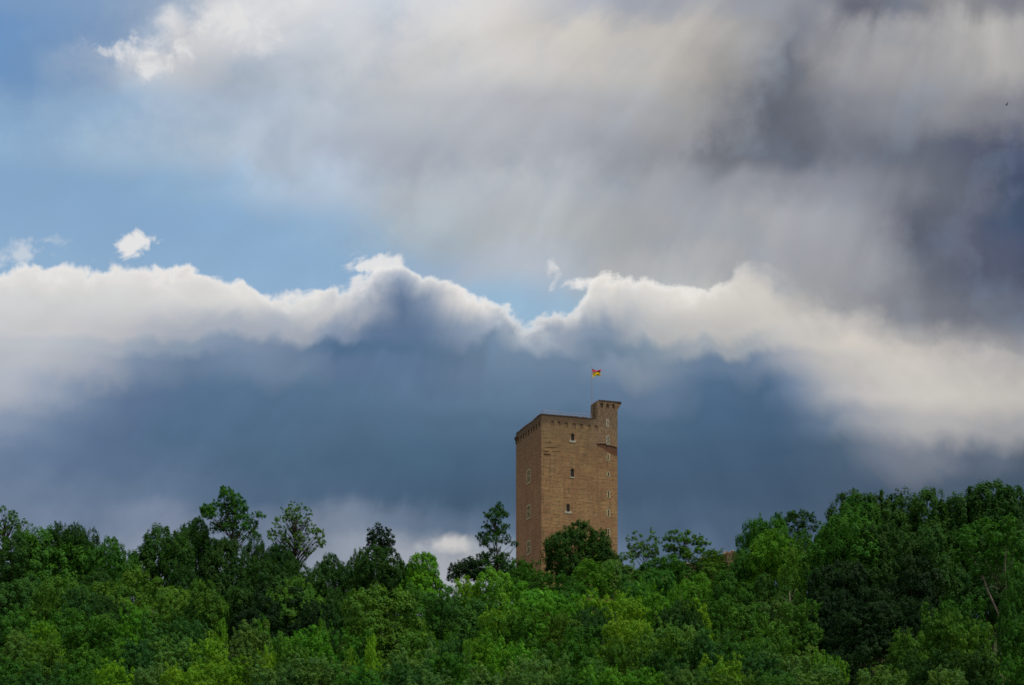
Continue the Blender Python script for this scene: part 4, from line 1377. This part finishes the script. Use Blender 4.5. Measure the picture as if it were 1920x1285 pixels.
# ---- slope, centre
B(732, 1107, 176, 131, 'dome', 'ol', 'big round hazel-like bush left of centre', clear=0.05)
B(838, 1108, 100, 142, 'dome', 'md', 'green tree right of the big hazel-like bush')
B(800, 1098, 90, 152, 'dome', 'md', 'green tree below the light rounded tree on the skyline')
B(878, 1083, 64, 160, 'shrub', 'ye', 'light yellow-green bush under the low dark bush')
B(928, 1072, 116, 162, 'dome', 'br', 'bright bush below the slender dark tree')
B(888, 1126, 136, 139, 'dome', 'bl', 'dull blue-green tree in the centre of the slope')
B(934, 1144, 78, 128, 'shrub', 'ye', 'yellowish bush right of the dull blue-green tree')
B(968, 1140, 96, 126, 'shrub', 'ol', 'olive bush below the keep\'s left edge')
B(697, 1191, 62, 104, 'spire', 'ye', 'pointed yellow-green young tree below the big hazel-like bush')
B(660, 1178, 80, 109, 'shrub', 'md', 'green bush at the left foot of the big hazel-like bush')
B(805, 1180, 116, 113, 'shrub', 'ol', 'olive bush at the right foot of the big hazel-like bush')
B(845, 1192, 84, 108, 'shrub', 'bl', 'blue-green bush left of the bright central bush')
B(908, 1190, 92, 106, 'shrub', 'br', 'bright green bush low in the centre')
B(876, 1198, 46, 104, 'spire', 'br', 'small pointed young tree on the left of the bright central bush')
B(946, 1208, 90, 102, 'shrub', 'br', 'bright green bush on the right of the bright central bush')
B(770, 1214, 120, 98, 'shrub', 'gr', 'grey-green bush in the lower centre')
B(842, 1226, 116, 95, 'shrub', 'md', 'dark green bush right of the grey-green one in the lower centre')
B(756, 1244, 104, 91, 'shrub', 'bl', 'blue-green bush at the lower edge, centre left')
B(806, 1258, 110, 87, 'shrub', 'gr', 'pale bush at the lower edge in the centre')
B(920, 1246, 124, 90, 'shrub', 'gr', 'pale hazel-like bush at the lower edge under the keep')
# ---- slope, right of centre
B(1006, 1096, 120, 152, 'dome', 'br', 'bright rounded tree under the keep\'s near corner')
B(1056, 1116, 84, 146, 'shrub', 'br', 'bright bush right of the bright rounded tree')
B(1126, 1108, 104, 146, 'shrub', 'ye', 'yellow-green bush below the round tree of the keep')
B(1184, 1122, 104, 140, 'shrub', 'ye', 'yellow-green bush below the bush at the keep\'s right foot')
B(1190, 1078, 96, 166, 'dome', 'md', 'green tree below the rubble wall\'s left end')
B(1228, 1096, 92, 150, 'spire', 'br', 'bright pointed young tree in the middle of the right slope')
B(1266, 1093, 64, 149, 'spire', 'br', 'second bright pointed young tree, right of the first')
B(1272, 1128, 96, 138, 'dome', 'dk', 'dark tree below the two bright pointed young trees')
B(1250, 1070, 96, 170, 'dome', 'md', 'green tree below the fan-shaped sapling')
B(1114, 1142, 120, 130, 'dome', 'dk', 'dark olive tree in the middle of the slope below the keep')
B(1048, 1152, 92, 125, 'shrub', 'ol', 'olive bush left of the dark olive tree')
B(1178, 1160, 96, 120, 'shrub', 'ye', 'yellow-green bush right of the dark olive tree')
B(1076, 1180, 116, 112, 'shrub', 'md', 'domed green bush below the dark olive tree')
B(1240, 1180, 104, 113, 'shrub', 'ol', 'olive-yellow bush below the dark tree on the right slope')
B(1280, 1170, 116, 116, 'shrub', 'gr', 'grey-green bush left of the big domed bush')
B(974, 1204, 94, 103, 'shrub', 'br', 'bright bush at the lower left of the domed green bush')
B(1018, 1222, 120, 97, 'shrub', 'gr', 'grey-green bush below the domed green bush, left')
B(1164, 1196, 96, 106, 'shrub', 'ol', 'olive bush right of the domed green bush')
B(1096, 1234, 100, 95, 'shrub', 'md', 'green bush near the lower edge below the domed green bush')
B(1142, 1252, 106, 89, 'shrub', 'br', 'bright bush at the lower edge right of centre')
B(1212, 1256, 110, 88, 'shrub', 'br', 'bright bush at the lower edge, next right of the first')
B(1000, 1256, 104, 87, 'shrub', 'gr', 'pale bush at the lower edge just right of centre')
B(1240, 1224, 108, 97, 'shrub', 'dk', 'dark green bush near the lower edge right of centre')
B(1062, 1262, 90, 86, 'shrub', 'md', 'green bush at the lower edge between two paler ones')
# ---- slope, right
B(1308, 1078, 96, 160, 'dome', 'br', 'bright tree in front of the rubble wall')
B(1378, 1076, 120, 158, 'dome', 'md', 'green tree below the wood\'s bright rounded tree')
B(1298, 1126, 88, 140, 'shrub', 'ye', 'yellow-green bush left above the big domed bush')
B(1345, 1112, 90, 146, 'shrub', 'md', 'green bush above the big domed bush')
B(1395, 1136, 150, 126, 'dome', 'ol', 'big domed olive bush on the right slope', clear=0.03)
B(1456, 1128, 90, 136, 'shrub', 'gr', 'grey-green bush left of the dead pale stem')
B(1502, 1124, 72, 130, 'shrub', 'ol', 'olive bush right of the dead pale stem')
B(1440, 1076, 90, 156, 'dome', 'dk', 'dark tree under the bright rounded tree of the wood')
B(1312, 1182, 110, 112, 'shrub', 'bl', 'blue-green bush at the lower left of the big domed bush')
B(1394, 1198, 92, 108, 'shrub', 'md', 'green bush in front of the big domed bush')
B(1346, 1230, 108, 94, 'shrub', 'ye', 'yellow-green bush near the lower edge on the right')
B(1456, 1196, 100, 108, 'shrub', 'ol', 'olive bush right below the big domed bush')
B(1424, 1220, 118, 99, 'shrub', 'bl', 'blue-green bush near the lower edge, left of the pale olive one')
B(1492, 1216, 108, 101, 'shrub', 'gr', 'pale olive bush beside the dark hollow')
B(1553, 1222, 76, 97, 'shrub', 'br', 'bright small bush at the edge of the dark hollow')
B(1522, 1246, 116, 92, 'shrub', 'gr', 'grey-green bush at the lower edge before the dark hollow')
B(1398, 1258, 110, 88, 'shrub', 'ol', 'olive bush at the lower edge on the right')
B(1290, 1254, 104, 89, 'shrub', 'gr', 'grey-green bush at the lower edge, left of the yellow-green one')
B(1458, 1262, 90, 87, 'shrub', 'md', 'green bush at the lower edge below the blue-green one')
B(1652, 1252, 130, 89, 'shrub', 'gr', 'pale green bush at the lower edge below the dark hollow')
B(1785, 1252, 76, 90, 'shrub', 'gr', 'small pale green bush at the lower edge near the right')
B(1772, 1134, 96, 109, 'shrub', 'ol', 'hazel bush with yellowish edges, left of the forked trunk')
B(1818, 1117, 86, 112, 'shrub', 'md', 'green bush behind the hazel bush with yellowish edges')
B(1826, 1164, 96, 106, 'shrub', 'ol', 'olive bush in front of the forked trunk\'s left limb')
B(1704, 1182, 76, 105, 'shrub', 'ol', 'small olive bush sticking out into the dark hollow')
B(1738, 1218, 104, 100, 'shrub', 'dk', 'dark bush at the right side of the dark hollow')
B(1835, 1222, 90, 98, 'shrub', 'dk', 'dark bush before the foot of the forked trunk')
B(1912, 1156, 84, 110, 'shrub', 'md', 'green bush at the right edge of the picture')
B(1902, 1232, 96, 95, 'shrub', 'md', 'green bush in the bottom right corner')
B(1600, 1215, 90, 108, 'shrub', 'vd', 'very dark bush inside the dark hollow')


# ---- low undergrowth between them
def undergrowth():
    rng = np.random.default_rng(77)
    n = 60000
    Y = 78 + (rng.random(n) ** 0.8) * 140
    X = rng.uniform(-0.46, 0.46, n) * Y
    h = rng.random(n) ** 1.6 * 1.5
    P = np.stack([X, Y, np.array([ground_z(a, b) for a, b in zip(X, Y)]) + 0.05 + h], 1)
    N = rng.normal(0, 0.5, (n, 3)) + np.array([0, -0.2, 0.8])
    me = leaf_mesh('undergrowth', P, N, rng.normal(0.4, 0.15, n), rng.uniform(0.3, 0.6, n), rng)
    o = bpy.data.objects.new('undergrowth', me); COL.objects.link(o)
    o.color = (*COLS['dk'], 1.0)
    tag(o, 'low leafy undergrowth covering the hillside between the trees', 'undergrowth', kind='stuff')


undergrowth()


# ---- a bird far up on the right
def bird():
    Y = 240.0; k = Y / 2400
    X, Z = (1887.5 - 960) * k, (1416 - 196.5) * k
    m = plain_mat('dark_feathers', (0.02, 0.02, 0.02), 0.8, 0.2)
    vs = [(-0.30,0,0),(-0.12,.06,.05),(0.05,.08,.06),(0.2,.03,.0),(0.3,0,-.02),(-0.12,-.06,.05),(0.05,-.08,.06),(0.2,-.03,0),(-0.1,0,-.08),(0.08,0,-.08)]
    fs = [(0,1,5),(1,2,6,5),(2,3,7,6),(3,4,7),(0,8,1),(0,5,8),(1,8,9,2),(5,6,9,8),(2,9,3),(6,7,9),(3,9,4),(7,4,9)]
    o = empty('bird', (X, Y, Z)); tag(o, 'tiny dark bird high in the cloudy sky at the upper right', 'bird')
    mesh_obj('body', vs, fs, m, o)
    for s in (-1, 1):
        mesh_obj('wing', [(-.1,s*.05,.05),(.06,s*.05,.05),(.02,s*.4,.20),(.10,s*.62,.16),(-.02,s*.42,.215),(-.1,s*.05,.07),(.06,s*.05,.07)],
                 [(0,1,2),(1,3,2),(5,4,6),(6,4,3),(0,2,4,5),(1,6,3),(2,3,4)], m, o)


bird()
